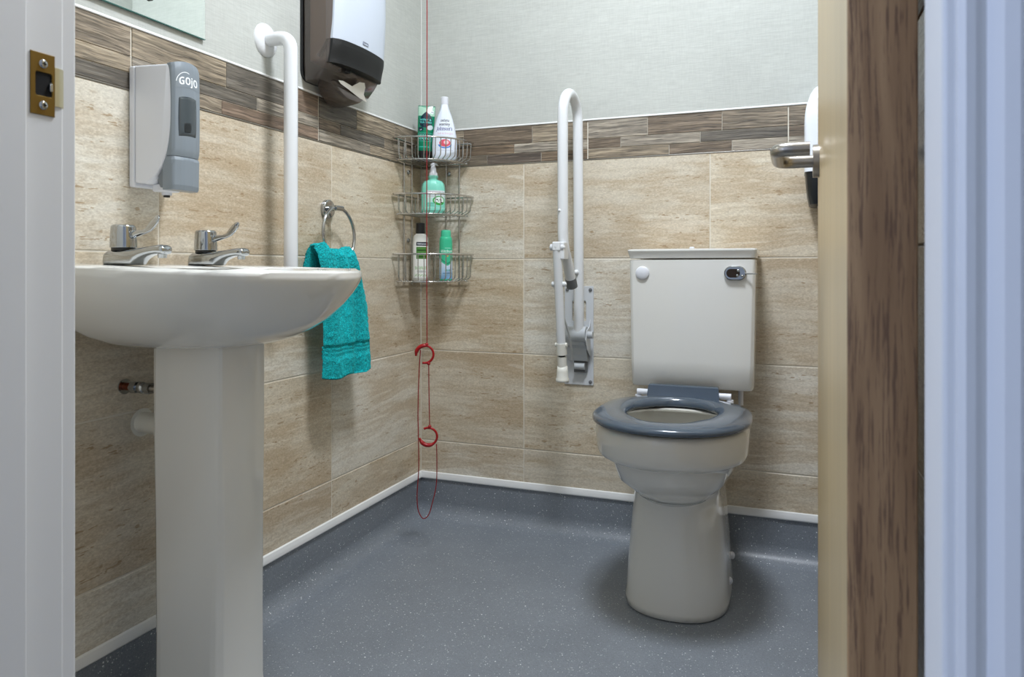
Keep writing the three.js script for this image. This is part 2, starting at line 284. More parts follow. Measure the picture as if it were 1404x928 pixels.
function capping(name, label, a, b, nrm) {             // white capping strip over the vinyl's edge
  const rings = [a, b].map(([x, z, mx, mz]) => capProf.map(([o, y]) => [x + nrm[0] * o + mx * o, y, z + nrm[1] * o + mz * o]));
  const g = loft(rings, { crease: .6 }); const m = obj(name, g, MAT.whiteTrim); m.name = name; m.userData = { kind: 'structure', label, category: 'trim' };
}
capping('baseboard_left', 'white capping strip along the top of the coved vinyl on the side wall', [.0006, RD, 0, 0], [.0006, .0006, 0, 1], [1, 0]);
capping('baseboard_back', 'white capping strip along the top of the coved vinyl behind the toilet', [.0006, .0006, 1, 0], [RW - .0006, .0006, -1, 0], [0, 1]);
capping('baseboard_right', 'white capping strip on the wall behind the door', [RW - .0006, .0006, 0, 1], [RW - .0006, RD, 0, 0], [-1, 0]);
{ const c = setting('ceiling', 'plain white ceiling', 'ceiling'); obj('ceiling_board', boxR(-.12, RW + .12, RH, RH + .1, -.12, 1.83), MAT.plaster, c); }

// ---------------------------------------------------------------- door wall, frame, corridor
const DX0 = .536, DX1 = 1.297, DH = 2.04, ZF = RD, ZB = 1.83;      // clear rebate opening
const wf = setting('wall_front', 'painted wall that holds the doorway', 'wall');
obj('panel', boxR(-.12, DX0 - .035, 0, RH, ZF, ZB), MAT.plaster, wf); obj('panel', boxR(DX1 + .035, 2.75, 0, RH, ZF, ZB), MAT.plaster, wf); obj('panel', boxR(DX0 - .035, DX1 + .035, DH + .035, RH, ZF, ZB), MAT.plaster, wf);
const frame = setting('trim_4', 'white painted door frame with rebate, stop and moulded architrave', 'door frame');
{
  const P = MAT.framePaint, zs = 1.776;                 // stop begins where the closed leaf would end
  obj('jamb', rbox(DX0 - .034, DX0, 0, DH, ZF - .001, ZB + .001, .003, 3), P, frame);
  obj('jamb', rbox(DX1, DX1 + .034, 0, DH, ZF - .001, ZB + .001, .002, 2), P, frame);
  obj('head', rbox(DX0 - .034, DX1 + .034, DH, DH + .034, ZF - .001, ZB + .001, .002, 2), P, frame);
  obj('door_stop', rbox(DX0 - .001, DX0 + .0125, 0, DH, 1.789, ZB + .001, .002, 3), P, frame);
  obj('door_stop', rbox(DX1 - .0125, DX1 + .001, 0, DH, zs, ZB + .001, .003, 3), P, frame);
  obj('door_stop', rbox(DX0, DX1, DH - .0125, DH + .001, zs, ZB + .001, .002, 3), P, frame);
  // architraves: ogee profile (across, out)
  const og = [[0, 0], [0, .008], [.003, .011], [.007, .0115], [.010, .010], [.012, .0095], [.014, .012], [.018, .0165], [.024, .0185], [.029, .0175], [.032, .0145], [.034, .0145], [.036, .0175], [.042, .0195], [.062, .0205], [.066, .0195], [.068, .016], [.068, 0]];
  const arch = (x, s, z, dz) => loft([0, DH + .07].map(y => og.map(([a, o]) => [x + s * a, y, z + dz * o])), { crease: .5 });
  obj('architrave', arch(DX1 - .007, 1, ZB, 1), P, frame); obj('architrave', arch(DX0 + .006, -1, ZB, 1), P, frame);
  obj('architrave', rbox(DX0 - .072, DX0 - .0015, 0, DH + .07, ZF - .0155, ZF + .002, .003, 3), P, frame); obj('architrave', arch(DX1 + .012, 1, ZF, -1), P, frame);
  obj('architrave', loft([DX0 - .06, DX1 + .06].map(x => og.map(([a, o]) => [x, DH - .006 + a, ZB + o])), { crease: .5 }), P, frame);
  // strike plate on the left jamb, z 1.754..1.777, y 1.006..1.066
  const hole = rrect(-.0196, -.0030, -.0115, .0115, .002, 3), plate = [[-.0245, -.030], [0.0, -.030], [0.0, .030], [-.0245, .030]];
  const M4 = new THREE.Matrix4().makeBasis(V(0, 0, -1), V(0, 1, 0), V(1, 0, 0)).setPosition(DX0, 1.036, 1.7535);
  const sp = obj('strike_plate', extrude(plate, .0014, .0003, 1, [hole]).applyMatrix4(M4), MAT.brass, frame);
  sp.userData.label = 'brass strike plate with a dark latch hole and two screws';
  obj('latch_hole', boxR(DX0 + .0001, DX0 + .0004, 1.0235, 1.0485, 1.7555, 1.7740), MAT.darkHole, sp);
  obj('lip', (() => { const pts = [V(0, 0, 1.7536), V(0, 0, 1.750), V(-.0006, 0, 1.746), V(-.003, 0, 1.7425)]; const rings = pts.map(p => [[DX0 + .0015 + p.x, 1.017, p.z], [DX0 + .0015 + p.x, 1.055, p.z], [DX0 + .0003 + p.x, 1.055, p.z], [DX0 + .0003 + p.x, 1.017, p.z]]); return loft(rings, { crease: .6 }); })(), std({ color: 0xc2bb9f, metalness: .7, roughness: .35 }), sp);
  obj('latch_tongue_tab', rbox(DX0 + .0002, DX0 + .003, 1.030, 1.038, 1.7565, 1.7595, .0008, 2), MAT.chrome, sp);
  for (const y of [1.0555, 1.0155]) { const s = obj('screw', lathe([[.0001, .0024], [.0028, .0022], [.0042, .0012], [.0044, 0]], 0, 0, 0, 20).rotateZ(-Math.PI / 2).translate(DX0 + .0012, y, 1.7655), MAT.chrome, sp); obj('slot', boxR(DX0 + .0034, DX0 + .0038, y - .002, y + .002, 1.7649, 1.7661), MAT.darkHole, sp); obj('slot', boxR(DX0 + .0034, DX0 + .0038, y - .0006, y + .0006, 1.7635, 1.7675), MAT.darkHole, sp); }
}
// door leaf, opened into the room
{
  const door = new THREE.Group(); door.name = 'door_1'; door.userData = { kind: 'structure', label: 'beech laminate door with dark timber edge, standing open into the room', category: 'door' };
  const hx = 1.2945, hz = 1.6875; door.position.set(hx, .006, hz); door.rotation.y = -.35 * Math.PI / 180; scene.add(door);
  const T = .0445, W = .735, H = DH - .012;             // local: -x is the face seen, -z to the latch edge
  const lam = (x0, x1) => { const g = boxR(x0, x1, 0, H, -W + .006, -.0062), u = g.attributes.uv, p = g.attributes.position; for (let i = 0; i < u.count; i++) u.setXY(i, p.getZ(i) / .6, p.getY(i) / 1.2); return g; };
  obj('leaf', lam(-T, 0), MAT.laminate, door);
  const lip = (z0, z1) => { const g = rbox(-T, 0, 0, H, z0, z1, .0012, 2), u = g.attributes.uv, p = g.attributes.position; for (let i = 0; i < u.count; i++) u.setXY(i, (p.getX(i) + T) / .16 + .2, p.getY(i) / 1.1); return g; };
  obj('edge_lipping', lip(-.0062, 0), MAT.lipping, door).userData.label = 'dark brown grained timber edge';
  obj('edge_lipping', lip(-W, -W + .0062), MAT.lipping, door).userData.label = 'dark brown grained timber edge';
  const hy = 1.022, hzl = -W + .062, rose = new THREE.CylinderGeometry(.026, .026, .009, 40).rotateZ(Math.PI / 2).translate(-T - .0045, hy, hzl);
  for (const s of [-1, 1]) {
    const fx = s < 0 ? -T : 0;
    const h = obj('lever_handle', bentTube([V(fx + s * .006, hy, hzl), V(fx + s * .060, hy, hzl), V(fx + s * .060, hy, hzl + .135), V(fx + s * .016, hy, hzl + .135)], .0098, .024, 90, 20), MAT.steel, door);
    obj('handle_end', new THREE.CylinderGeometry(.0098, .0098, .0006, 20).rotateZ(Math.PI / 2).translate(fx + s * .0159, hy, hzl + .135), MAT.steel, h);
    obj('rose', s < 0 ? rose : rose.clone().translate(T + .009, 0, 0), MAT.steel, h);
  }
  for (const y of [.22, 1.82]) { const hg = obj('hinge', cylY(.006, .006, .1, .004, y - .05, .022, 16), MAT.steel, door); obj('hinge_leaf', boxR(-.034, .004, y - .05, y + .05, .0002, .0022), MAT.steel, hg); }
}
// corridor behind the camera
{
  const cf = setting('floor_corridor', 'corridor floor outside the doorway', 'floor'); obj('carpet', boxR(-.9, 2.75, -.02, 0, ZB + .0, 4.2), MAT.carpet, cf);
  const cc = setting('ceiling_corridor', 'corridor ceiling', 'ceiling'); obj('ceiling_board', boxR(-.9, 2.75, RH, RH + .1, ZB, 4.2), MAT.plaster, cc);
  const w1 = setting('wall_corridor', 'painted corridor walls', 'wall');
  obj('panel', boxR(-1.0, -.9, 0, RH, ZF, 4.2), MAT.plaster, w1); obj('panel', boxR(2.75, 2.85, 0, RH, ZF, 4.2), MAT.plaster, w1); obj('panel', boxR(-1, 2.85, 0, RH, 4.2, 4.3), MAT.plaster, w1); obj('panel', boxR(-1, -.12, 0, RH, ZF, ZB), MAT.plaster, w1);
  const wd = setting('window_1', 'added corridor window, unseen, glowing as the cool corridor daylight', 'window');
  const hx = ADDED_WINDOW.x, wy = ADDED_WINDOW.y, wz = ADDED_WINDOW.z, ww = ADDED_WINDOW.w / 2, wh = ADDED_WINDOW.h / 2;
  obj('glow_pane', boxR(hx + .002, hx + .012, wy - wh, wy + wh, wz - ww, wz + ww), std({ color: 0xffffff, roughness: .3, emissive: ADDED_WINDOW.color, emissiveIntensity: 2 }), wd);  // added glowing sheet, lights door edge and frame from the corridor
  for (const [a, b, c, d] of [[wy - wh - .05, wy - wh, -ww - .05, ww + .05], [wy + wh, wy + wh + .05, -ww - .05, ww + .05], [wy - wh, wy + wh, -ww - .05, -ww], [wy - wh, wy + wh, ww, ww + .05]]) obj('added_window_frame', rbox(hx + .001, hx + .024, a, b, wz + c, wz + d, .003, 2), MAT.framePaint, wd);
}
{ // bulkhead lamp on the room ceiling
  const l = thing('ceiling_lamp', 'round white bulkhead lamp on the ceiling', 'lamp', [ROOM_LAMP.x, RH, ROOM_LAMP.z]);
  obj('lamp_base', cylY(.245, .245, .035, 0, -.035, 0, 48), MAT.plasticWhite, l);
  obj('lamp_diffuser', lathe([[.0001, -.078], [.12, -.074], [.20, -.06], [.235, -.035]], 0, 0, 0, 48), std({ color: 0xffffff, emissive: ROOM_LAMP.color, emissiveIntensity: 3, side: THREE.DoubleSide }), l);
}

// ---------------------------------------------------------------- toilet
const egg = (cx, w, zf, zc, zb, y, pf = 1, pb = .7, px = 1, n = 72) => { const r = []; for (let i = 0; i < n; i++) { const t = i / n * Math.PI * 2, c = Math.cos(t), s = Math.sin(t), p = s > 0 ? pf : pb, q = s > 0 ? px : Math.min(px, .8); r.push([cx + w * Math.sign(c) * Math.abs(c) ** q, y, zc + (s > 0 ? (zf - zc) * Math.abs(s) ** p : -(zc - zb) * Math.abs(s) ** p)]); } return r; };
{
  const CX = .936, t = thing('toilet', 'white close-coupled toilet with grey seat and no lid against the tiled wall', 'toilet', [CX, 0, 0]);
  const E = (w, zf, zc, zb, y, pf = 1, pb = .6, px = 1) => egg(0, w, zf, zc, zb, y, pf, pb, px);
  const rings = [
    E(.128, .476, .33, .08, .0005, .85, .4, .85), E(.132, .482, .33, .08, .004, .85, .4, .85), E(.132, .482, .33, .08, .018, .85, .4, .85), E(.129, .479, .33, .08, .03, .85, .4, .85), E(.124, .474, .33, .08, .12, .88, .4, .88), E(.117, .470, .33, .07, .20, .9, .4, .9), E(.111, .470, .33, .07, .262, .92, .4, .92), E(.109, .474, .33, .07, .285, .95, .4, .95),
    E(.112, .486, .34, .07, .302, 1, .45, 1), E(.126, .520, .36, .07, .325, 1, .5, 1), E(.142, .553, .38, .07, .352, 1, .55, 1), E(.154, .578, .40, .08, .376, 1, .6, 1), E(.161, .592, .41, .09, .389, 1, .6, 1), E(.165, .600, .42, .10, .395, 1, .6, 1),
    E(.171, .612, .43, .12, .398, 1, .6, 1), E(.178, .626, .44, .14, .404, 1, .6, 1), E(.182, .634, .44, .15, .415, 1, .6, 1), E(.184, .640, .44, .16, .440, 1, .6, 1), E(.184, .641, .44, .17, .458, 1, .6, 1), E(.181, .637, .44, .175, .467, 1, .6, 1), E(.174, .630, .44, .18, .470, 1, .6, 1),
    E(.145, .600, .44, .282, .470, 1, .8, 1), E(.138, .592, .44, .288, .468, 1, .8, 1), E(.139, .593, .44, .287, .464, 1, .8, 1), E(.155, .610, .44, .240, .456, 1, .8, 1), E(.155, .608, .44, .238, .41, 1, .8, 1), E(.130, .575, .43, .28, .34, 1, .9, 1), E(.105, .52, .41, .31, .31, 1, 1, 1), E(.07, .46, .39, .32, .27, 1, 1, 1)];
  for (const r of rings.slice(14, 26)) for (const p of r) p[1] += Math.max(0, (p[1] - .398) / .072 * .012);
  obj('pan', loft(rings, { crease: 1.1 }), MAT.ceramicPan, t);
  obj('water', egg(0, .085, .49, .40, .32, 0).length && (() => { const g = loft([egg(0, .088, .49, .40, .32, .289), egg(0, .088, .49, .40, .32, .29)], {}); return g; })(), phys({ color: 0xdfe6e6, roughness: .03, transmission: 1, thickness: .02, ior: 1.33 }), t);
  for (const [s, z, y] of [[1, .20, .077], [1, .285, .042], [-1, .24, .077]]) obj('bolt_cap', new THREE.SphereGeometry(.010, 20, 12).scale(.8, 1, 1).translate(s * .127, y, z), MAT.plasticWhite, t);
  // cistern
  const C = (w, z0, z1, y, r) => rrect(-w, w, z0, z1, r, 7).map(([x, z]) => [x, y, z]);
  const cis = obj('cistern', loft([C(.158, .026, .189, .5245, .012), C(.1635, .02, .1945, .526, .013), C(.1655, .018, .197, .530, .014), C(.168, .016, .199, .60, .014), C(.1708, .013, .202, .80, .014), C(.172, .012, .203, .8825, .014), C(.169, .015, .200, .884, .013)], { crease: .9 }), MAT.ceramic, t);
  obj('cistern_lid', loft([C(.1695, .012, .2025, .8875, .013), C(.1715, .010, .2045, .8885, .013), C(.1735, .009, .2065, .898, .013), C(.1755, .007, .2095, .9065, .012), C(.1765, .006, .2105, .9095, .012), C(.1755, .007, .2095, .9125, .012), C(.170, .012, .203, .9145, .012), C(.14, .03, .17, .9155, .012)], { crease: .7 }), MAT.ceramic, t);
  obj('lid_boss', lathe([[.0075, 0], [.0075, .004], [.0055, .0065], [.0001, .007]], -.008, .9155, .10, 24), MAT.plasticWhite, t);
  obj('blanking_plug', lathe([[.0195, 0], [.0195, .003], [.017, .0065], [.008, .0085], [.0001, .009]], 0, 0, 0, 36).rotateX(Math.PI / 2).translate(-.133, .846, .2015), MAT.plasticWhite, t);
  const lv = obj('flush_lever', loft([[0, .0195], [.0085, .0195], [.0115, .0165]].map(([o, h], i) => rrect(-.029 + (i > 1 ? .003 : 0), .029 - (i > 1 ? .003 : 0), -h, h, h * .98, 10).map(([x, y]) => [.120 + x, .846 + y, .2015 + o])), { crease: .6 }), MAT.chrome, t);
  lv.userData.label = 'chrome oval flush lever with a pointed arm';
  obj('lever_reflection', loft([rrect(-.022, .014, -.012, .012, .0118, 10), rrect(-.021, .013, -.011, .011, .0108, 10)].map((r, i) => r.map(([x, y]) => [.119 + x, .846 + y, .2128 + i * .0012])), { crease: .6 }), std({ color: 0x4a3d33, metalness: .9, roughness: .15 }), lv);  // dark oval paints the reflection in the chrome lever
  for (const [a, b] of [[.128, .853], [.126, .840], [.139, .839]]) obj('rivet', new THREE.SphereGeometry(.0042, 16, 10).translate(a, b, .214), MAT.chrome, lv);
  obj('lever_arm', cylBetween(V(.146, .8455, .212), V(.178, .844, .224), .0026, 12, .0012), MAT.chrome, lv);
  // seat: ring with rounded profile, opening egg-shaped, front of the opening dips
  const seatR = []; const N = 84;
  const out = (k, i) => { const a = i / N * Math.PI * 2, c = Math.cos(a), s = Math.sin(a); const O = [.190 * Math.sign(c) * Math.abs(c) ** (s > 0 ? .92 : .8), s > 0 ? .445 + .206 * Math.abs(s) ** .95 : .445 - .212 * Math.abs(s) ** .62], I = [.109 * c, s > 0 ? .425 + .142 * s : .425 - .145 * Math.abs(s) ** .85]; return [lerp(O[0], I[0], k), lerp(O[1], I[1], k)]; };
  const prof = [[.06, .4865], [.0, .488], [-.012, .492], [-.010, .4965], [.03, .5010], [.14, .5060], [.34, .5098], [.58, .5110], [.78, .5095], [.9, .5055], [.97, .4985], [1.0, .4905], [.96, .4865]];
  for (let i = 0; i < N; i++) { const a = i / N * Math.PI * 2, s = Math.sin(a), front = smooth(.72, 1, s); seatR.push(prof.map(([k, y]) => { const [x, z] = out(k, i); return [x, y - front * .005 * smooth(.3, .9, k) + smooth(.75, .2, Math.abs(s)) * .003 * smooth(0, .5, k), z]; })); }
  const st = obj('seat', loft(seatR, { wrap: true }), MAT.seat, t); st.userData.label = 'glossy slate-grey ring seat';
  obj('seat_hinge_block', loft([[.495, .244, .098], [.51, .240, .097], [.524, .237, .0955], [.534, .2355, .094], [.537, .232, .092]].map(([y, z, w]) => [[-w, y, .2125], [w, y, .2125], [w, y, z], [-w, y, z]]), { crease: .5 }), MAT.seat, st);
  for (const s of [-1, 1]) { obj('hinge_pin', new THREE.CylinderGeometry(.0085, .0085, .034, 20).rotateZ(Math.PI / 2).translate(s * .110, .513, .226), MAT.plasticWhite, st); obj('seat_buffer', rbox(s * .09 - .02, s * .09 + .02, .4824, .490, .575, .595, .003, 2), MAT.plasticWhite, st); obj('hinge_pin', cylY(.010, .009, .022, s * .124, .4822, .226, 20), MAT.plasticWhite, st); }
  obj('fixing_bolt', cylY(.007, .007, .06, .128, .4702, .10, 16), MAT.plasticWhite, t); obj('fixing_bolt', cylY(.007, .007, .06, -.128, .4702, .10, 16), MAT.plasticWhite, t);
  for (const m of t.children) if (/cistern|lid_boss|plug|lever|fixing|coupling/.test(m.name)) m.position.x = .016;
  obj('coupling', rbox(-.06, .06, .465, .532, .05, .16, .01), MAT.black, t);
}

// ---------------------------------------------------------------- basin and pedestal
{
  const BZ = 1.175, b = thing('wash_basin', 'white ceramic wash basin on its pedestal against the tiled wall', 'basin', [0, 0, BZ]);
  // plan outline: straight back, rounded front. k scales about (.17, 0)
  const plan = (k, y, tilt = 0) => { const r = [], n = 96, hw = .283; for (let i = 0; i < n; i++) { const t = i / n * Math.PI * 2, c = Math.cos(t), s = Math.sin(t); let x = c > 0 ? .135 + .325 * c ** .92 : .135 - .133 * Math.abs(c) ** .35, z = hw * Math.sign(s) * Math.abs(s) ** (c > 0 ? .92 : .45); x = Math.max(.002, .17 + (x - .17) * k); z *= k; r.push([x, y - tilt * x, z]); } return r; };
  const rim = .868, tl = .032;
  const rings = [plan(.36, .716), plan(.46, .719), plan(.56, .727), plan(.68, .742), plan(.79, .763), plan(.88, .789), plan(.945, .817, .012), plan(.978, .837, .022), plan(.993, .850, tl), plan(1.0, .858, tl), plan(.999, .8635, tl), plan(.992, .867, tl), plan(.975, rim, tl)];
  // inner bowl: opening set forward of the tap ledge
  const bowl = (k, y) => { const r = [], n = 96; for (let i = 0; i < n; i++) { const t = i / n * Math.PI * 2, c = Math.cos(t), s = Math.sin(t); r.push([.275 + (c > 0 ? .155 * c : .115 * Math.sign(c) * Math.abs(c) ** .7) * k, y - tl * .27, .235 * Math.sign(s) * Math.abs(s) ** .85 * k]); } return r; };
  rings.push(bowl(1.02, rim - .001), bowl(1.0, rim - .004), bowl(.97, rim - .014), bowl(.88, .80), bowl(.7, .765), bowl(.4, .745), bowl(.12, .74));
  obj('bowl', loft(rings, { crease: 1.2 }), MAT.ceramic, b);
  obj('waste_ring', lathe([[.0001, 0], [.028, .001], [.032, .003], [.034, .001]], .275, .7335, 0, 32), MAT.chrome, b);
  // pedestal: near-rectangular section with softly rounded front corners
  const pd = (x0, x1, h, r, y) => rrect(x0, x1, -h, h, r, 8).map(([x, z]) => [x, y, z * lerp(1.03, .73, (x - .12) / .14)]);
  obj('pedestal', loft([pd(.112, .270, .090, .026, .0005), pd(.111, .271, .091, .026, .004), pd(.113, .269, .089, .026, .02), pd(.118, .263, .084, .026, .08), pd(.119, .262, .083, .024, .2), pd(.120, .261, .082, .018, .4), pd(.120, .261, .082, .013, .55), pd(.120, .261, .082, .012, .65), pd(.120, .261, .082, .012, .735)], { crease: 1.0 }), MAT.ceramic, b);
}
// taps
function tap(label, z) {
  const t = thing('basin_tap', label, 'tap', [.068, .8645, z], 'lever taps on the wash basin');
  // body and spout in one casting: cross-sections along the reach (x, top, bottom, half width)
  const sec = [[-.0325, .003, 0, .010], [-.0315, .008, 0, .0165], [-.028, .017, 0, .0205], [-.0240, .0258, 0, .0228], [-.018, .0283, 0, .0240], [0, .0285, 0, .0245], [.014, .0285, 0, .0240], [.026, .0290, 0, .0222], [.037, .0298, 0, .0198], [.044, .0308, .005, .0184], [.054, .0320, .0115, .0170], [.066, .0335, .0158, .0158], [.078, .0352, .0182, .0150], [.090, .0365, .0192, .0146], [.098, .0366, .0186, .0143], [.1030, .0350, .0192, .0132], [.1055, .0318, .0215, .0105], [.1062, .0285, .0245, .005]];
  obj('spout', loft(sec.map(([x, a, b, w]) => Array.from({ length: 36 }, (_, k) => { const q = k / 36 * Math.PI * 2, c = Math.cos(q), n = Math.sin(q), ey = b > 0 || n > 0 ? .72 : .3; return [x, (a + b) / 2 + (a - b) / 2 * Math.sign(n) * Math.abs(n) ** ey, w * Math.sign(c) * Math.abs(c) ** .72]; }))), MAT.chrome, t);
  obj('nozzle', cylY(.0072, .0082, .008, .094, .0125, 0, 24), MAT.chrome, t);
  obj('neck', cylY(.0205, .0205, .006, 0, .0265, 0, 32), MAT.black, t);
  const hd = obj('tap_head', lathe([[.0001, .0315], [.0222, .0315], [.0230, .0328], [.0224, .050], [.0212, .069], [.0200, .0722], [.0178, .0738], [.0001, .0742]], 0, 0, 0, 40), MAT.chrome, t);
  const path = [[.015, .0545, .0090, .0065], [.030, .0570, .0066, .0055], [.046, .0590, .0048, .0060], [.057, .0625, .0042, .0080], [.066, .0690, .0042, .0105], [.0745, .0765, .0040, .0112], [.082, .0830, .0036, .0092], [.0865, .0865, .0018, .0045]];
  obj('lever', loft(path.map(([x, y, h, w], i) => { const a = path[Math.max(0, i - 1)], c = path[Math.min(path.length - 1, i + 1)], d = V(c[0] - a[0], c[1] - a[1], 0).normalize(), tw = 1.15 * smooth(1.5, 4, i), r = []; for (let k = 0; k < 20; k++) { const q = k / 20 * Math.PI * 2, A = h * Math.cos(q), B = w * Math.sin(q), n = A * Math.cos(tw) - B * Math.sin(tw), b = A * Math.sin(tw) + B * Math.cos(tw); r.push([x - d.y * n, y + d.x * n, b]); } return r; })), MAT.chrome, hd);
  return t;
}
tap('chrome lever tap on the basin, on the doorway side', 1.272); tap('chrome lever tap on the basin, on the towel side', 1.072);
// pipework under the basin
{
  const v = thing('supply_valve', 'small chrome supply valve with copper end and braided hose under the basin', 'valve', [0, .629, 1.213]);
  obj('wall_collar', new THREE.CylinderGeometry(.014, .015, .004, 24).rotateZ(Math.PI / 2).translate(.002, 0, 0), MAT.chrome, v);
  obj('copper_pipe', cylBetween(V(0, 0, 0), V(.024, 0, 0), .0075, 20), std({ color: 0x8a4a30, metalness: .9, roughness: .35 }), v);
  obj('valve_body', [new THREE.CylinderGeometry(.012, .012, .014, 6).rotateZ(Math.PI / 2).translate(.030, 0, 0), new THREE.CylinderGeometry(.0085, .0085, .028, 20).rotateZ(Math.PI / 2).translate(.048, 0, 0), new THREE.SphereGeometry(.0115, 18, 12).translate(.047, 0, 0), new THREE.CylinderGeometry(.0115, .0115, .012, 6).rotateZ(Math.PI / 2).translate(.066, 0, 0)], MAT.chrome, v);
  obj('hose', tube([V(.07, 0, 0), V(.085, -.002, -.004), V(.098, -.012, -.016), V(.103, -.016, -.036), V(.103, .01, -.056), V(.103, .06, -.060)], .0065, 40, 12), MAT.steel, v);
  const v2 = thing('supply_valve', 'copper-ended supply valve half hidden behind the pedestal', 'valve', [0, .640, 1.125]);
  obj('wall_collar', new THREE.CylinderGeometry(.014, .015, .004, 24).rotateZ(Math.PI / 2).translate(.002, 0, 0), MAT.chrome, v2);
  obj('copper_pipe', cylBetween(V(0, 0, 0), V(.024, 0, 0), .0075, 20), std({ color: 0x8a4a30, metalness: .9, roughness: .35 }), v2);
  obj('valve_body', [new THREE.CylinderGeometry(.012, .012, .014, 6).rotateZ(Math.PI / 2).translate(.030, 0, 0), new THREE.CylinderGeometry(.0085, .0085, .028, 20).rotateZ(Math.PI / 2).translate(.048, 0, 0)], MAT.chrome, v2);
  obj('hose', tube([V(.06, 0, 0), V(.085, 0, .0), V(.095, .03, .006), V(.099, .062, .008)], .0065, 30, 12), MAT.steel, v2);
  const w = thing('waste_pipe', 'white plastic waste pipe entering the wall under the basin', 'pipe', [0, .551, 1.172]);
  obj('wall_flange', new THREE.CylinderGeometry(.026, .028, .003, 32).rotateZ(Math.PI / 2).translate(.0016, 0, 0), MAT.plasticIvory, w);
  obj('pipe', cylBetween(V(0, 0, 0), V(.117, 0, 0), .0205, 28), MAT.plasticIvory, w);
  obj('compression_nut', new THREE.CylinderGeometry(.028, .028, .026, 10).rotateZ(Math.PI / 2).translate(.070, 0, 0), MAT.plasticIvory, w);
}

// ---------------------------------------------------------------- vertical grab rail beside the basin
{
  const g = thing('grab_rail', 'white vertical grab rail on the side wall beside the towel ring', 'grab rail', [0, .82, .808]);
  const fl = y => { const f = obj('flange', lathe([[.0001, .012], [.024, .0115], [.034, .009], [.040, .004], [.041, 0]], 0, 0, 0, 44).rotateZ(-Math.PI / 2).translate(.0012, y, 0), MAT.railWhite, g); return f; };
  fl(.602); fl(0);
  obj('bar', bentTube([V(.008, .602, 0), V(.078, .602, 0), V(.078, 0, 0), V(.008, 0, 0)], .0168, .048, 120, 24), MAT.railWhite, g);
}
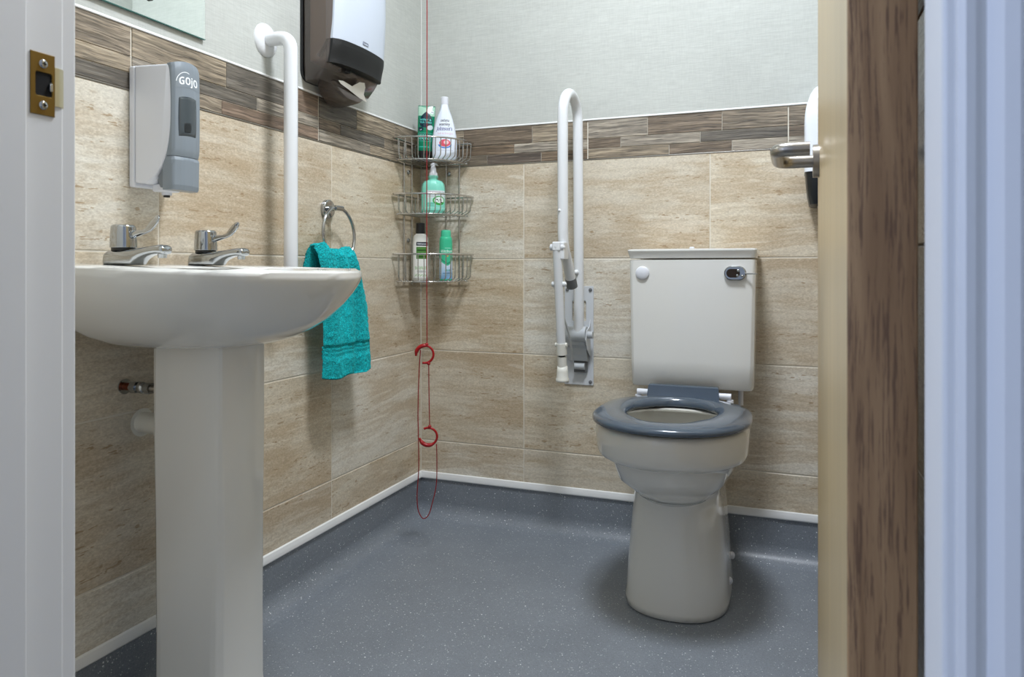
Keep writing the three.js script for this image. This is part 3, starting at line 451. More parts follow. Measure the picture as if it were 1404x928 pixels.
// ---------------------------------------------------------------- hinged support rail, folded up
{
  const RX = .5835, g = thing('drop_down_rail', 'white hinged support rail folded up against the wall beside the toilet', 'grab rail', [RX, .485, 0]);
  const pl = obj('wall_plate', extrude(rrect(-.0555, .0405, 0, .318, .003, 3), .005, .0008, 2, [rrect(-.030, -.022, .205, .27, .0036, 4), rrect(.008, .016, .205, .27, .0036, 4)]), MAT.greyPlate, g);
  for (const x of [-.046, .031]) for (const y of [.011, .306]) obj('bolt', lathe([[.0055, 0], [.0055, .0022], [.004, .0036], [.0001, .0038]], 0, 0, 0, 18).rotateX(Math.PI / 2).translate(x, y, .005), MAT.greyCap, pl);
  // bracket: side-cheek profile (z, y) extruded along x
  const br = obj('hinge_bracket', [(() => { const pr = [[.004, .075], [.030, .080], [.040, .10], [.045, .122], [.062, .132], [.070, .150], [.066, .168], [.052, .178], [.030, .176], [.012, .180], [.004, .20]]; return extrude(pr.map(([a, b]) => [a * .8, b]), .066, .002, 2).rotateY(-Math.PI / 2).translate(.026, 0, 0); })(), new THREE.CylinderGeometry(.025, .025, .080, 32).rotateZ(Math.PI / 2).translate(-.011, .166, .044)], MAT.greyCast, g);
  br.userData.label = 'grey cast hinge bracket';
  obj('cheek', (() => { const pr = [[.004, .015], [.006, .015], [.008, .09], [.05, .12], [.066, .150], [.058, .178], [.02, .19], [.008, .21], [.004, .21]]; return extrude(pr, .0025, .0004, 1).rotateY(-Math.PI / 2).translate(.0325, 0, 0); })(), MAT.greyPlate, g);
  const pin = obj('hinge_pin', new THREE.CylinderGeometry(.0112, .0112, .118, 24).rotateZ(Math.PI / 2).translate(-.010, .165, .044), MAT.greyCast, g);
  obj('stop_housing', rbox(-.0215, .0215, .041, .080, .004, .016, .003, 2), MAT.greyCap, g);
  obj('stop_roller', new THREE.CylinderGeometry(.0105, .0105, .034, 24).rotateZ(Math.PI / 2).translate(.0, .062, .022), MAT.greyCast, g);
  // main loop
  const zr = .055, zf = .205, top = .905;
  const rearX = .0065, loopPts = []; 
  loopPts.push(V(rearX - .002, .165, zr - .004), V(rearX, .235, zr), V(rearX, top - .075, zr + .012));
  for (let i = 0; i <= 14; i++) { const a = Math.PI - i / 14 * Math.PI; loopPts.push(V(lerp(rearX, .0, i / 14), top - .068 + .068 * Math.sin(a), (zr + .012 + zf) / 2 + (zf - zr - .012) / 2 * Math.cos(a))); }
  loopPts.push(V(0, .52, zf), V(0, .475, zf - .001), V(.001, .44, zf - .008), V(.003, .395, zf - .035), V(.005, .34, zf - .065));
  obj('rail_loop', tube(loopPts, .0158, 200, 22, false, .3), MAT.railWhite, g);
  obj('end_cap', cylBetween(V(.0048, .345, zf - .0624), V(.0055, .318, zf - .078), .0172, 24), MAT.greyCap, g);
  // pivot clamp and leg
  const lx = -.0075, lz = zf + .034, lb = zf - .008;
  const leg = obj('support_leg', cylBetween(V(lx, .150, lb), V(lx, .440, lz), .0132, 24), MAT.railWhite, g);
  obj('leg_top', rbox(lx - .0118, lx + .0118, .425, .452, lz - .014, lz + .012, .004, 3), MAT.railWhite, leg);
  for (const [y, s] of [[.436, 1], [.328, .8]]) for (const q of [-1, 1]) obj('pivot_bolt', [new THREE.CylinderGeometry(.0098 * s, .0098 * s, .008, 24).rotateZ(Math.PI / 2).translate(lx + q * .0165, y, lz - .004 - (.436 - y) * .145), new THREE.SphereGeometry(.0064 * s, 16, 10).scale(.5, 1, 1).translate(lx + q * .0208, y, lz - .004 - (.436 - y) * .145)], q > 0 ? MAT.railWhite : MAT.greyPlate, leg);
  obj('clamp_lug', rbox(lx + .0, lx + .022, .40, .452, zf - .012, lz + .002, .004, 2), MAT.railWhite, g);
  obj('leg_collar', [cylBetween(V(lx, .152, lb), V(lx, .118, lb - .005), .0156, 24), cylBetween(V(lx - .018, .147, lb), V(lx + .018, .147, lb), .0062, 16), cylBetween(V(lx, .112, lb - .006), V(lx, .080, lb - .0105), .0138, 24)], MAT.plasticIvory, leg);
  obj('leg_tube', cylBetween(V(lx, .120, lb - .0045), V(lx, .108, lb - .0065), .0105, 20), MAT.black, leg);
  obj('rubber_foot', lathe([[.0001, 0], [.019, 0], [.0202, .003], [.0202, .009], [.0178, .012], [.0168, .03], [.0150, .047], [.0001, .047]], lx, .036, lb - .012, 32), MAT.plasticIvory, leg);
  obj('link_bar', tube([V(lx - .017, .328, lz - .020), V(lx - .008, .26, lz - .06), V(lx + .000, .16, .11), V(-.018, .062, .03)], .0032, 40, 10), MAT.greyPlate, g);
  obj('button', new THREE.SphereGeometry(.0048, 16, 10).translate(-.006, .545, zf + .014), MAT.railWhite, g);
  obj('rail_button', new THREE.SphereGeometry(.0085, 16, 10).translate(rearX - .003, .362, zr + .02), MAT.railWhite, g);
}

// ---------------------------------------------------------------- towel ring and towel
{
  const g = thing('towel_ring', 'chrome towel ring on the side wall holding the teal towel', 'towel ring', [0, 1.025, .555]);
  obj('rosette', lathe([[.0001, .012], [.022, .012], [.0255, .010], [.0265, .007], [.0265, 0]], 0, 0, 0, 40).rotateZ(-Math.PI / 2).translate(.0012, 0, 0), MAT.chrome, g);
  obj('stem', cylBetween(V(.01, 0, 0), V(.046, .001, .004), .0068, 24), MAT.chrome, g);
  obj('ring_holder', cylBetween(V(.044, .001, .022), V(.044, .001, -.012), .0075, 24), MAT.chrome, g);
  obj('ring', new THREE.TorusGeometry(.0735, .0046, 16, 90).rotateY(Math.PI / 2).rotateZ(.06).translate(.047, -.071, .006), MAT.chrome, g);
}
{
  const g = thing('hand_towel', 'teal terry hand towel hanging through the chrome ring', 'towel', [0, .57, .58]);
  // centre line of the cloth over the ring, as (x, y, z centre, half width)
  const line = [[.083, .000, -.014, .103], [.085, .040, -.013, .101], [.086, .085, -.012, .099], [.085, .13, -.010, .098], [.084, .18, -.008, .100], [.082, .23, .000, .094], [.081, .27, .010, .089], [.079, .300, .018, .086], [.073, .324, .026, .082], [.062, .337, .034, .078], [.051, .336, .040, .074], [.041, .322, .044, .074], [.033, .295, .044, .074], [.028, .26, .030, .074], [.026, .24, .022, .074], [.025, .21, .014, .074], [.024, .18, .010, .074], [.024, .15, .008, .074]];
  const cv = new THREE.CatmullRomCurve3(line.map(l => V(l[0], l[1], 0))), S = 200, W = 90, th = .0075;
  const rings = [];
  for (let j = 0; j <= S; j++) {
    const f = j / S * (line.length - 1), i0 = Math.min(line.length - 2, Math.floor(f)), k = f - i0, L = line[i0].map((v, q) => lerp(v, line[i0 + 1][q], k));
    const tn = V(line[Math.min(line.length - 1, i0 + 1)][0] - line[i0][0], line[Math.min(line.length - 1, i0 + 1)][1] - line[i0][1], 0).normalize(), nx = tn.y, ny = -tn.x;      // outward on the front
    const front = f < 9 ? 1 : 0, fy = L[1], band = front && fy > .052 && fy < .084;
    const ring = [];
    const pt = (w, side) => {
      const fold = front ? .011 * Math.sin(w * 4.2 + .6 + (fy - .15) * 3) * smooth(.36, .05, fy) + .006 * Math.sin(w * 9 + 1.3) + .010 * (1 - w * w) * smooth(.2, .33, fy) : .003 * Math.sin(w * 5 + 2);
      const edge = Math.sqrt(Math.max(0, 1 - Math.abs(w) ** 6)), nz = (vnoise(j * .7 + 50, w * 34 + 90, 4096, 4096) - .5) * (band ? 0 : .0042);
      const bd = band ? -.0038 + .0016 * Math.sin((fy - .052) / .032 * Math.PI * 6) : 0;
      const d = fold + side * (th * edge + (side > 0 ? nz + bd : 0));
      const lift = front ? .004 * Math.sin(w * 5 + 1) * smooth(.12, 0, fy) : 0, sag = smooth(7, 9, f) * smooth(12, 10, f) * (-.012 * Math.cos(w * 3.2 + .5));
      return [Math.max(.0045, L[0] + nx * d), L[1] + ny * d + lift + sag, -(L[2] * -1) + w * L[3]];
    };
    for (let i = 0; i <= W; i++) ring.push(pt(-1 + 2 * i / W, 1));
    for (let i = W; i >= 0; i--) ring.push(pt(-1 + 2 * i / W, -1));
    rings.push(ring);
  }
  const geo = loft(rings); const uv = geo.attributes.uv, p = geo.attributes.position; for (let i = 0; i < uv.count; i++) uv.setXY(i, p.getZ(i) / .12, (p.getY(i) + (p.getX(i) < .05 ? 1 : 0)) / .12);
  obj('cloth', geo, MAT.teal, g);
}

// ---------------------------------------------------------------- lettering helper
function canvasTex(w, h, draw) { const c = document.createElement('canvas'); c.width = w; c.height = h; const x = c.getContext('2d'); draw(x, w, h); const t = new THREE.CanvasTexture(c); t.colorSpace = THREE.SRGBColorSpace; return t; }
function label(x, txt, cx, cy, size, col, font = 'sans-serif', weight = 'bold', maxW) { x.fillStyle = col; x.font = `${weight} ${size}px ${font}`; x.textAlign = 'center'; x.textBaseline = 'middle'; x.fillText(txt, cx, cy, maxW); }

// ---------------------------------------------------------------- soap dispenser
{
  const ZC = 1.158, g = thing('soap_dispenser', 'white and grey soap dispenser with a dark window above the taps', 'soap dispenser', [0, 1.010, ZC]);
  const hw = .045, taper = x => lerp(1, .76, clamp((x - .015) / .09));
  const tap2 = geo => { const p = geo.attributes.position; for (let i = 0; i < p.count; i++) p.setZ(i, p.getZ(i) * taper(p.getX(i))); return geo; };
  obj('back_plate', rbox(.001, .0155, .008, .245, -hw, hw, .004, 3), MAT.plasticWhite, g);
  const curve = [[.0165, .016], [.040, .014], [.060, .026], [.078, .050], [.090, .078], [.0975, .115], [.100, .16], [.0985, .205], [.095, .234], [.090, .2435], [.0165, .245]];
  const sm = new THREE.SplineCurve(curve.slice(1, 10).map(p => new THREE.Vector2(...p))).getPoints(50).map(p => [p.x, p.y]);
  obj('body', toCreased(tap2(extrude([curve[0], ...sm, curve[10]], 2 * hw, .004, 4).translate(0, 0, -hw)), .5), MAT.plasticWhite, g);
  // grey front: outer surface bowed across its width, arched at the top
  const grey = std({ color: 0x848d95, roughness: .34 }), greyD = std({ color: 0x70777e, roughness: .4 }), fw = .0345;
  const outer = (k, y) => .1105 + .0015 * Math.sin((y - .05) / .2 * Math.PI) - .0065 * k * k - .004 * Math.abs(k) ** 16;
  const sheet = (y0, y1, arch, xin) => {
    const rings = [], N = 24, M = 24; for (let j = 0; j <= M; j++) { const y = lerp(y0, y1, j / M), e = Math.min(smooth(0, 1, j / 1.5), smooth(0, 1, (M - j) / 1.5)), r = []; const yy = k => y - arch * k * k * (j / M);
      for (let i = 0; i <= N; i++) { const k = -1 + 2 * i / N; r.push([outer(k, y) - (1 - e) * .003, yy(k), k * fw]); } for (let i = N; i >= 0; i--) { const k = -1 + 2 * i / N; r.push([Math.min(xin(y), outer(k, y) - .006), yy(k), k * fw]); } rings.push(r); }
    return loft(rings, { crease: .8 });
  };
  const bodyX = y => { let b = sm[0]; for (const p of sm) if (Math.abs(p[1] - y) < Math.abs(b[1] - y)) b = p; return b[0] - .005; };
  const cov = obj('front_cover', sheet(.0665, .2525, .007, y => y < .245 ? bodyX(y) : .09), grey, g);
  obj('push_bar', sheet(.001, .0655, 0, y => .078), grey, g);
  obj('push_bar_side', extrude([[.062, .020], [.070, .006], [.098, .004], [.098, .064], [.086, .064], [.076, .042]], 2 * fw - .002, .002, 2).translate(0, 0, -fw + .001), greyD, g);
  const patch = (z0, z1, y0, y1, off, n = 20, round = 0) => { const gg = new THREE.PlaneGeometry(2, 2, n, n), p = gg.attributes.position; for (let i = 0; i < p.count; i++) { let a = p.getX(i), b = p.getY(i); const q = round * a * a * b * b; const z = -lerp(z0, z1, (a * (1 - q) + 1) / 2), k = z / fw, edge = round && Math.max(Math.abs(a), Math.abs(b)) > .999 ? -.0016 : 0; const y = lerp(y0, y1, (b * (1 - q * .4) + 1) / 2); p.setXYZ(i, outer(k, y) + off + edge, y - .006 * k * k, z); } gg.computeVertexNormals(); return gg; };
  obj('window', patch(-.0265, .0185, .106, .185, .0011, 24, .07), phys({ color: 0x3c4449, roughness: .08, clearcoat: .8 }), cov).userData.label = 'dark refill window';
  obj('refill', patch(-.016, .004, .112, .135, .0014, 12, .3), std({ color: 0x23282b, roughness: .3 }), cov);
  const logo = canvasTex(512, 256, (x, w, h) => { x.fillStyle = '#848d95'; x.fillRect(0, 0, w, h); label(x, 'GOjO', w * .52, h * .58, 170, '#f4f6f8', 'sans-serif', 'bold', 430); x.strokeStyle = '#f4f6f8'; x.lineWidth = 12; x.beginPath(); x.ellipse(w * .36, h * .62, 170, 150, 0, Math.PI * 1.02, Math.PI * 1.66); x.stroke(); });
  obj('lettering', patch(-.0305, .0255, .2020, .2325, .0003), std({ map: logo, roughness: .34 }), cov);
  obj('nozzle', [rbox(.034, .070, .000, .016, -.018, .020, .004, 3), cylY(.009, .011, .010, .052, -.006, 0, 20)], MAT.plasticWhite, g);
  obj('nozzle_tip', cylY(.006, .006, .006, .052, -.010, 0, 16), MAT.black, g);
}
// ---------------------------------------------------------------- paper towel dispenser on the side wall
{
  const g = thing('paper_towel_dispenser', 'white and smoke-tinted paper towel dispenser with a black band on the side wall', 'dispenser', [0, 1.345, .545]);
  const hw = .128, H = .40;
  obj('back_board', extrude(rrect(-hw, hw, .012, H, .03, 8), .008, .001, 2).applyMatrix4(new THREE.Matrix4().makeBasis(V(0, 0, -1), V(0, 1, 0), V(1, 0, 0))).translate(.001, 0, 0), MAT.black, g);
  // smoke shell: side profile in (x,y), width +-hw, open at the front where the white cover sits
  const prof = y => y < .075 ? lerp(.045, .094, smooth(-.02, .075, y)) : .094 + .012 * smooth(.07, .20, y);
  const rings = []; for (const y of [.012, .02, .035, .055, .075, .11, .16, .22, .30, H]) { const d = prof(y), w = hw - .006 * smooth(.05, .0, y); rings.push(rrect(.009, d, -w, w, .012, 5).map(([x, z]) => [x, y, z])); }
  obj('smoke_shell', loft(rings, { crease: .7 }), MAT.smoke, g).userData.label = 'smoke-tinted translucent casing';
  obj('chute', loft([[.012, .05, .085], [-.006, .055, .075], [-.022, .06, .05], [-.028, .06, .035]].map(([y, d, w]) => rrect(.014, d + .02, -w, w * .9, .012, 5).map(([x, z]) => [x, y + (x - .03) * .15, z])), { crease: .8 }), MAT.smoke, g);
  obj('paper_stack', rbox(.014, .080, .065, .36, -.105, .105, .006, 2), std({ color: 0xcfc4b8, roughness: .9 }), g);
  obj('feed_arm', bentTube([V(.085, .22, .112), V(.085, .12, .112), V(.05, .075, .112)], .006, .02, 30, 10), MAT.greyCap, g);
  obj('paper_tongue', (() => { const sh = [[-.075, .004], [-.055, .008], [-.01, .003], [.018, .026], [.040, .030], [.050, .016], [.052, -.008], [.078, -.030], [.04, -.026], [-.02, -.012], [-.06, -.004]]; return extrude(sh.map(([a, b]) => [a, b * .8]), .0012).applyMatrix4(new THREE.Matrix4().makeBasis(V(0, 0, -1), V(.35, .937, 0), V(.937, -.35, 0)).setPosition(.0835, .014, 0)); })(), MAT.paper, g);
  // front: white cover over a black lower band, bowed across its width
  const cover = (y0, y1, d0, mat, name, x0 = .080) => {
    const rs = [], N = 20; for (let j = 0; j <= 16; j++) { const y = lerp(y0, y1, j / 16), r = []; const e = name === 'cover' ? smooth(y1 + .002, y1 - .03, y) : 1; const W = hw - .004 - (1 - e) * .02; for (let i = 0; i <= N; i++) { const k = -1 + 2 * i / N; r.push([d0(y) + .014 * (1 - k * k) - .012 * Math.abs(k) ** 10 - (1 - e) * .02, y - .010 * (k * k - 1) * -1 * 0 - (name === 'cover' ? 0 : 0), k * W]); } for (let i = N; i >= 0; i--) { const k = -1 + 2 * i / N; r.push([x0, y, k * W]); } rs.push(r); }
    return obj(name, loft(rs, { crease: .8 }), mat, g);
  };
  const cv = cover(.114, H, y => .112 + .008 * Math.sin((y - .1) / .3 * Math.PI), phys({ color: 0xc4ccd8, roughness: .3, clearcoat: .2 }), 'cover');
  cover(.052, .1132, y => .104 + .010 * smooth(.05, .11, y), std({ color: 0x070809, roughness: .55 }), 'lower_band').userData.label = 'black lower band';
  obj('emblem', (() => { const r = [rrect(-.013, .013, .1225, .1315, .0006, 2), rrect(-.010, .010, .125, .129, .0006, 2)]; return extrude(r[0], .0008, 0, 1, [r[1]]).rotateY(Math.PI / 2).translate(.1285, 0, .01); })(), std({ color: 0x8a90a0, roughness: .5 }), cv);
  obj('latch', rbox(.07, .094, .044, .054, .03, .055, .002, 2), MAT.black, g);
}
// ---------------------------------------------------------------- tissue dispenser half hidden behind the door
{
  const g = thing('tissue_dispenser', 'white rounded dispenser with a black base on the end wall behind the door handle', 'dispenser', [1.3125, 1.03, 0]);
  const R = (x0, x1, d, y) => rrect(x0, x1, .002, d, .02, 6).map(([x, z]) => [x, y, z]);
  const w = .0645, rings = [];
  for (let i = 0; i <= 14; i++) { const y = lerp(.095, .345, i / 14), k = y > .23 ? Math.sqrt(1 - ((y - .23) / .118) ** 2) : 1; rings.push(R(-w + (1 - k) * .055, w - (1 - k) * .055, .10 + .018 * (k) - (1 - k) * .03, y)); }
  obj('cover', loft(rings, { crease: .8 }), phys({ color: 0xeef2f8, roughness: .18, clearcoat: .5 }), g);
  obj('base_band', loft([R(-w + .02, w - .02, .095, .002), R(-w + .013, w - .013, .105, .006), R(-w + .008, w - .008, .112, .03), R(-w + .002, w - .002, .1165, .094)], { crease: .7 }), MAT.black, g);
  obj('tissue', rbox(-.030, .032, -.004, .03, .06, .090, .003, 2), MAT.paper, g);
}
// ---------------------------------------------------------------- mirror
{
  const g = thing('mirror', 'frameless wall mirror above the basin, held by dark clips', 'mirror', [0, 1.362, 1.24]);
  obj('glass', rbox(.004, .009, 0, .62, -.228, .228, .0012, 2), std({ color: 0xf2f8f4, metalness: 1, roughness: .015 }), g);
  obj('glass_edge', boxR(.0038, .0094, -.0006, .0010, -.2285, .2285), std({ color: 0x3f6a63, roughness: .2 }), g);
  obj('backing', boxR(.0016, .004, .01, .61, -.22, .22), MAT.greyCap, g);
  for (const z of [-.08, .12]) obj('clip', [cylBetween(V(.009, .040, z), V(.013, .040, z), .0055, 20)], MAT.black, g);
}

// ---------------------------------------------------------------- corner wire caddy
const TIERS = [[1.284, 1.216], [1.101, 1.038], [.906, .816]];
{
  const g = thing('corner_caddy', 'three-tier chrome wire caddy fixed in the corner', 'shelf', [0, 0, 0]);
  const r0 = .0023, arc = (k, s = .197) => { const t = k * Math.PI / 2; return [.010 + s * Math.sin(t) ** .82, .010 + s * Math.cos(t) ** .82]; };
  const along = (s, n = 40) => Array.from({ length: n + 1 }, (_, i) => arc(i / n, s));
  for (const [yr, yf] of TIERS) {
    obj('rim', bentTube([V(.008, yr, .010), ...along(.197).map(([x, z]) => V(x, yr, z)), V(.010, yr, .008)], .0030, .003, 120, 8), MAT.wire, g);
    obj('rim', cylBetween(V(.008, yr, .010), V(.008, yr, .205), .0025, 8), MAT.wire, g); obj('rim', cylBetween(V(.010, yr, .008), V(.205, yr, .008), .0025, 8), MAT.wire, g);
    obj('floor_rim', bentTube(along(.170).map(([x, z]) => V(x, yf, z)), .0026, .002, 90, 8), MAT.wire, g);
    obj('floor_rim', cylBetween(V(.010, yf, .008), V(.010, yf, .185), .0022, 8), MAT.wire, g); obj('floor_rim', cylBetween(V(.008, yf, .010), V(.185, yf, .010), .0022, 8), MAT.wire, g);
    const N = 15; for (let i = 0; i < N; i++) {
      const k = (i + .5) / N, a = arc(k, .196), b = arc(k, .176);
      obj('side_wire', bentTube([V(a[0], yr, a[1]), V(a[0] * .985, yf + .012, a[1] * .985), V(b[0] * .93, yf, b[1] * .93)], .0017, .008, 18, 6), MAT.wire, g);
    }
    for (let i = 1; i < 12; i++) { const x = i * .0155 + .004; let zmax = .01; for (let k = 0; k <= 60; k++) { const [ax, az] = arc(k / 60, .172); if (ax >= x) { zmax = az; break; } } if (zmax > .03) obj('floor_wire', cylBetween(V(x, yf, .010), V(x, yf, zmax), .0017, 6), MAT.wire, g); }
    for (const q of [.055, .12, .165]) { obj('back_wire', cylBetween(V(.008, yf, q), V(.008, yr, q), .0016, 6), MAT.wire, g); obj('back_wire', cylBetween(V(q, yf, .008), V(q, yr, .008), .0016, 6), MAT.wire, g); }
  }
  for (const z of [.128, .074]) obj('upright', cylBetween(V(.0055, .806, z), V(.0055, 1.29, z), .0025, 8), MAT.wire, g);
  for (const x of [.102, .152]) obj('upright', cylBetween(V(x, .806, .0055), V(x, 1.29, .0055), .0025, 8), MAT.wire, g);
  for (const [x, y, z] of [[.003, 1.186, .094], [.003, .954, .094]]) obj('screw', lathe([[.0075, 0], [.0075, .003], [.005, .006], [.0001, .007]], 0, 0, 0, 20).rotateZ(-Math.PI / 2).translate(x - .0015, y, z), MAT.chrome, g);
  obj('screw', lathe([[.0075, 0], [.0075, .003], [.005, .006], [.0001, .007]], 0, 0, 0, 20).rotateX(Math.PI / 2).translate(.111, 1.186, .0015), MAT.chrome, g);
}
// ---------------------------------------------------------------- bottles in the caddy
const FACE = Math.atan2(1.212 - .09, 2.255 - .09);     // fronts turned towards the doorway
// wraps a label on an elliptical bottle: part of the bottle's side, slightly proud
function wrapLabel(rx, rz, y0, y1, a, tex, mat = {}, rfun) {
  const n = 24, m = 10, pos = [], uv = [], idx = [];
  for (let j = 0; j <= m; j++) for (let i = 0; i <= n; i++) { const t = lerp(-a, a, i / n), y = lerp(y0, y1, j / m), s = rfun ? rfun(y) : [rx, rz]; pos.push(s[0] * Math.sin(t), y, s[1] * Math.cos(t)); uv.push(i / n, j / m); }
  for (let j = 0; j < m; j++) for (let i = 0; i < n; i++) { const k = j * (n + 1) + i; idx.push(k, k + 1, k + n + 2, k, k + n + 2, k + n + 1); }
  const g = new THREE.BufferGeometry(); g.setAttribute('position', new THREE.Float32BufferAttribute(pos, 3)); g.setAttribute('uv', new THREE.Float32BufferAttribute(uv, 2)); g.setIndex(idx); g.computeVertexNormals();
  return [g, std({ map: tex, roughness: .35, side: THREE.DoubleSide, ...mat })];
}
const oval = (prof, n = 36) => loft(prof.map(([rx, rz, y]) => Array.from({ length: n }, (_, i) => { const t = i / n * Math.PI * 2; return [rx * Math.cos(t), y, rz * Math.sin(t)]; })), { crease: .9 });
{ // green shower gel, standing on its black cap
  const b = thing('shower_gel_tube', 'green shower gel bottle standing on its black cap on the top shelf', 'bottle', [.062, 1.2195, .092], 'toiletries in the corner caddy'); b.rotation.y = FACE; b.rotation.z = -.05;
  obj('cap', oval([[.022, .0165, 0], [.0245, .018, .003], [.0255, .0185, .032], [.0255, .0185, .033]]), MAT.black, b);
  const pr = [[.0255, .018, .033], [.0268, .018, .06], [.0278, .0165, .11], [.0285, .012, .155], [.0288, .006, .178], [.0288, .0028, .1865]];
  obj('body', oval(pr), phys({ color: 0x0a7a58, roughness: .18, clearcoat: .4 }), b);
  const tx = canvasTex(320, 860, (x, w, h) => {
    x.fillStyle = '#0c7d5b'; x.fillRect(0, 0, w, h); x.fillStyle = '#a9cfb9'; x.fillRect(0, 0, w, 190); x.fillStyle = '#7fb39b'; x.beginPath(); x.moveTo(70, 0); x.quadraticCurveTo(170, 70, 290, 10); x.lineTo(290, 0); x.fill();
    x.fillStyle = '#12303c'; x.beginPath(); x.moveTo(160, 100); x.quadraticCurveTo(270, 220, 262, 330); x.quadraticCurveTo(250, 430, 150, 425); x.quadraticCurveTo(45, 420, 48, 310); x.quadraticCurveTo(55, 210, 160, 100); x.fill();
    label(x, 'MINT &', 150, 270, 52, '#5fd0c4'); label(x, 'TEA TREE', 155, 322, 46, '#5fd0c4', 'sans-serif', 'bold', 200);
    x.fillStyle = '#12303c'; x.beginPath(); x.ellipse(75, 455, 50, 42, 0, 0, 7); x.fill(); x.strokeStyle = '#b8cfd0'; x.lineWidth = 10; x.beginPath(); x.arc(75, 450, 22, .2, 2.2); x.stroke();
    x.fillStyle = '#c9d6da'; x.beginPath(); x.ellipse(230, 420, 56, 46, -.4, 0, 7); x.fill(); x.fillStyle = '#e6efef'; x.beginPath(); x.arc(250, 110, 38, 0, 7); x.fill(); label(x, '97%', 250, 112, 30, '#27324a');
    x.strokeStyle = '#56d0b4'; x.lineWidth = 8; x.fillStyle = '#0a3b34'; x.fillRect(30, 535, 240, 150); x.strokeRect(30, 535, 240, 150); label(x, 'ORIGINAL', 150, 575, 50, '#7fe3cb', 'sans-serif', 'bold', 225); label(x, 'SOURCE', 150, 640, 64, '#7fe3cb', 'sans-serif', 'bold', 225); label(x, 'SHOWER GEL', 160, 800, 34, '#4fd6c0', 'sans-serif', 'bold', 230);
  });
  obj('print', ...wrapLabel(0, 0, .036, .184, 1.25, tx, { roughness: .2 }, y => { let i = 0; while (i < pr.length - 2 && pr[i + 1][2] < y) i++; const k = clamp((y - pr[i][2]) / (pr[i + 1][2] - pr[i][2])); return [lerp(pr[i][0], pr[i + 1][0], k) + .0005, lerp(pr[i][1], pr[i + 1][1], k) + .0005]; }), b);
}
{ // white body wash with handwriting
  const b = thing('body_wash_bottle', 'white tapered body wash bottle with handwriting on the top shelf', 'bottle', [.131, 1.2185, .078], 'toiletries in the corner caddy'); b.rotation.y = FACE;
  const pr = [[.034, .017, 0], [.039, .020, .004], [.0415, .021, .02], [.0420, .021, .05], [.0395, .020, .085], [.033, .018, .122], [.024, .016, .152], [.0165, .0145, .172], [.0130, .0130, .186], [.0125, .0125, .190]];
  obj('body', oval(pr), std({ color: 0xe6edf8, roughness: .3 }), b);
  obj('cap', lathe([[.0128, .188], [.0136, .190], [.0132, .211], [.0120, .2135], [.0001, .214]], 0, 0, 0, 28), MAT.plasticWhite, b);
  const tx = canvasTex(420, 620, (x, w, h) => {
    x.fillStyle = '#e6edf8'; x.fillRect(0, 0, w, h);
    label(x, 'swisma', 215, 60, 66, '#14161c', 'sans-serif', 'italic bold', 190); label(x, 'wanley', 205, 125, 66, '#14161c', 'sans-serif', 'italic bold', 210);
    label(x, 'Johnson\u2019s', 205, 200, 84, '#2b2f7d', 'serif', 'italic bold', 300);
    label(x, 'Soft & Energise', 225, 280, 40, '#dba9bd', 'sans-serif', 'normal', 280);
    x.fillStyle = '#e0566a'; x.beginPath(); x.ellipse(215, 440, 88, 62, 0, 0, 7); x.fill(); x.fillStyle = '#f6c7cc'; x.beginPath(); x.ellipse(235, 430, 40, 34, 0, 0, 7); x.fill(); x.fillStyle = '#1d2a24'; x.beginPath(); x.ellipse(140, 485, 16, 14, 0, 0, 7); x.fill(); x.strokeStyle = '#4a86d8'; x.lineWidth = 22; x.beginPath(); x.ellipse(215, 450, 100, 70, 0, .2, 2.9); x.stroke(); x.fillStyle = '#c3cbdc'; x.fillRect(90, 560, 260, 8);
  });
  obj('print', ...wrapLabel(0, 0, .022, .145, 1.1, tx, { roughness: .3 }, y => { let i = 0; while (i < pr.length - 2 && pr[i + 1][2] < y) i++; const k = clamp((y - pr[i][2]) / (pr[i + 1][2] - pr[i][2])); return [lerp(pr[i][0], pr[i + 1][0], k) + .0005, lerp(pr[i][1], pr[i + 1][1], k) + .0005]; }), b);
}
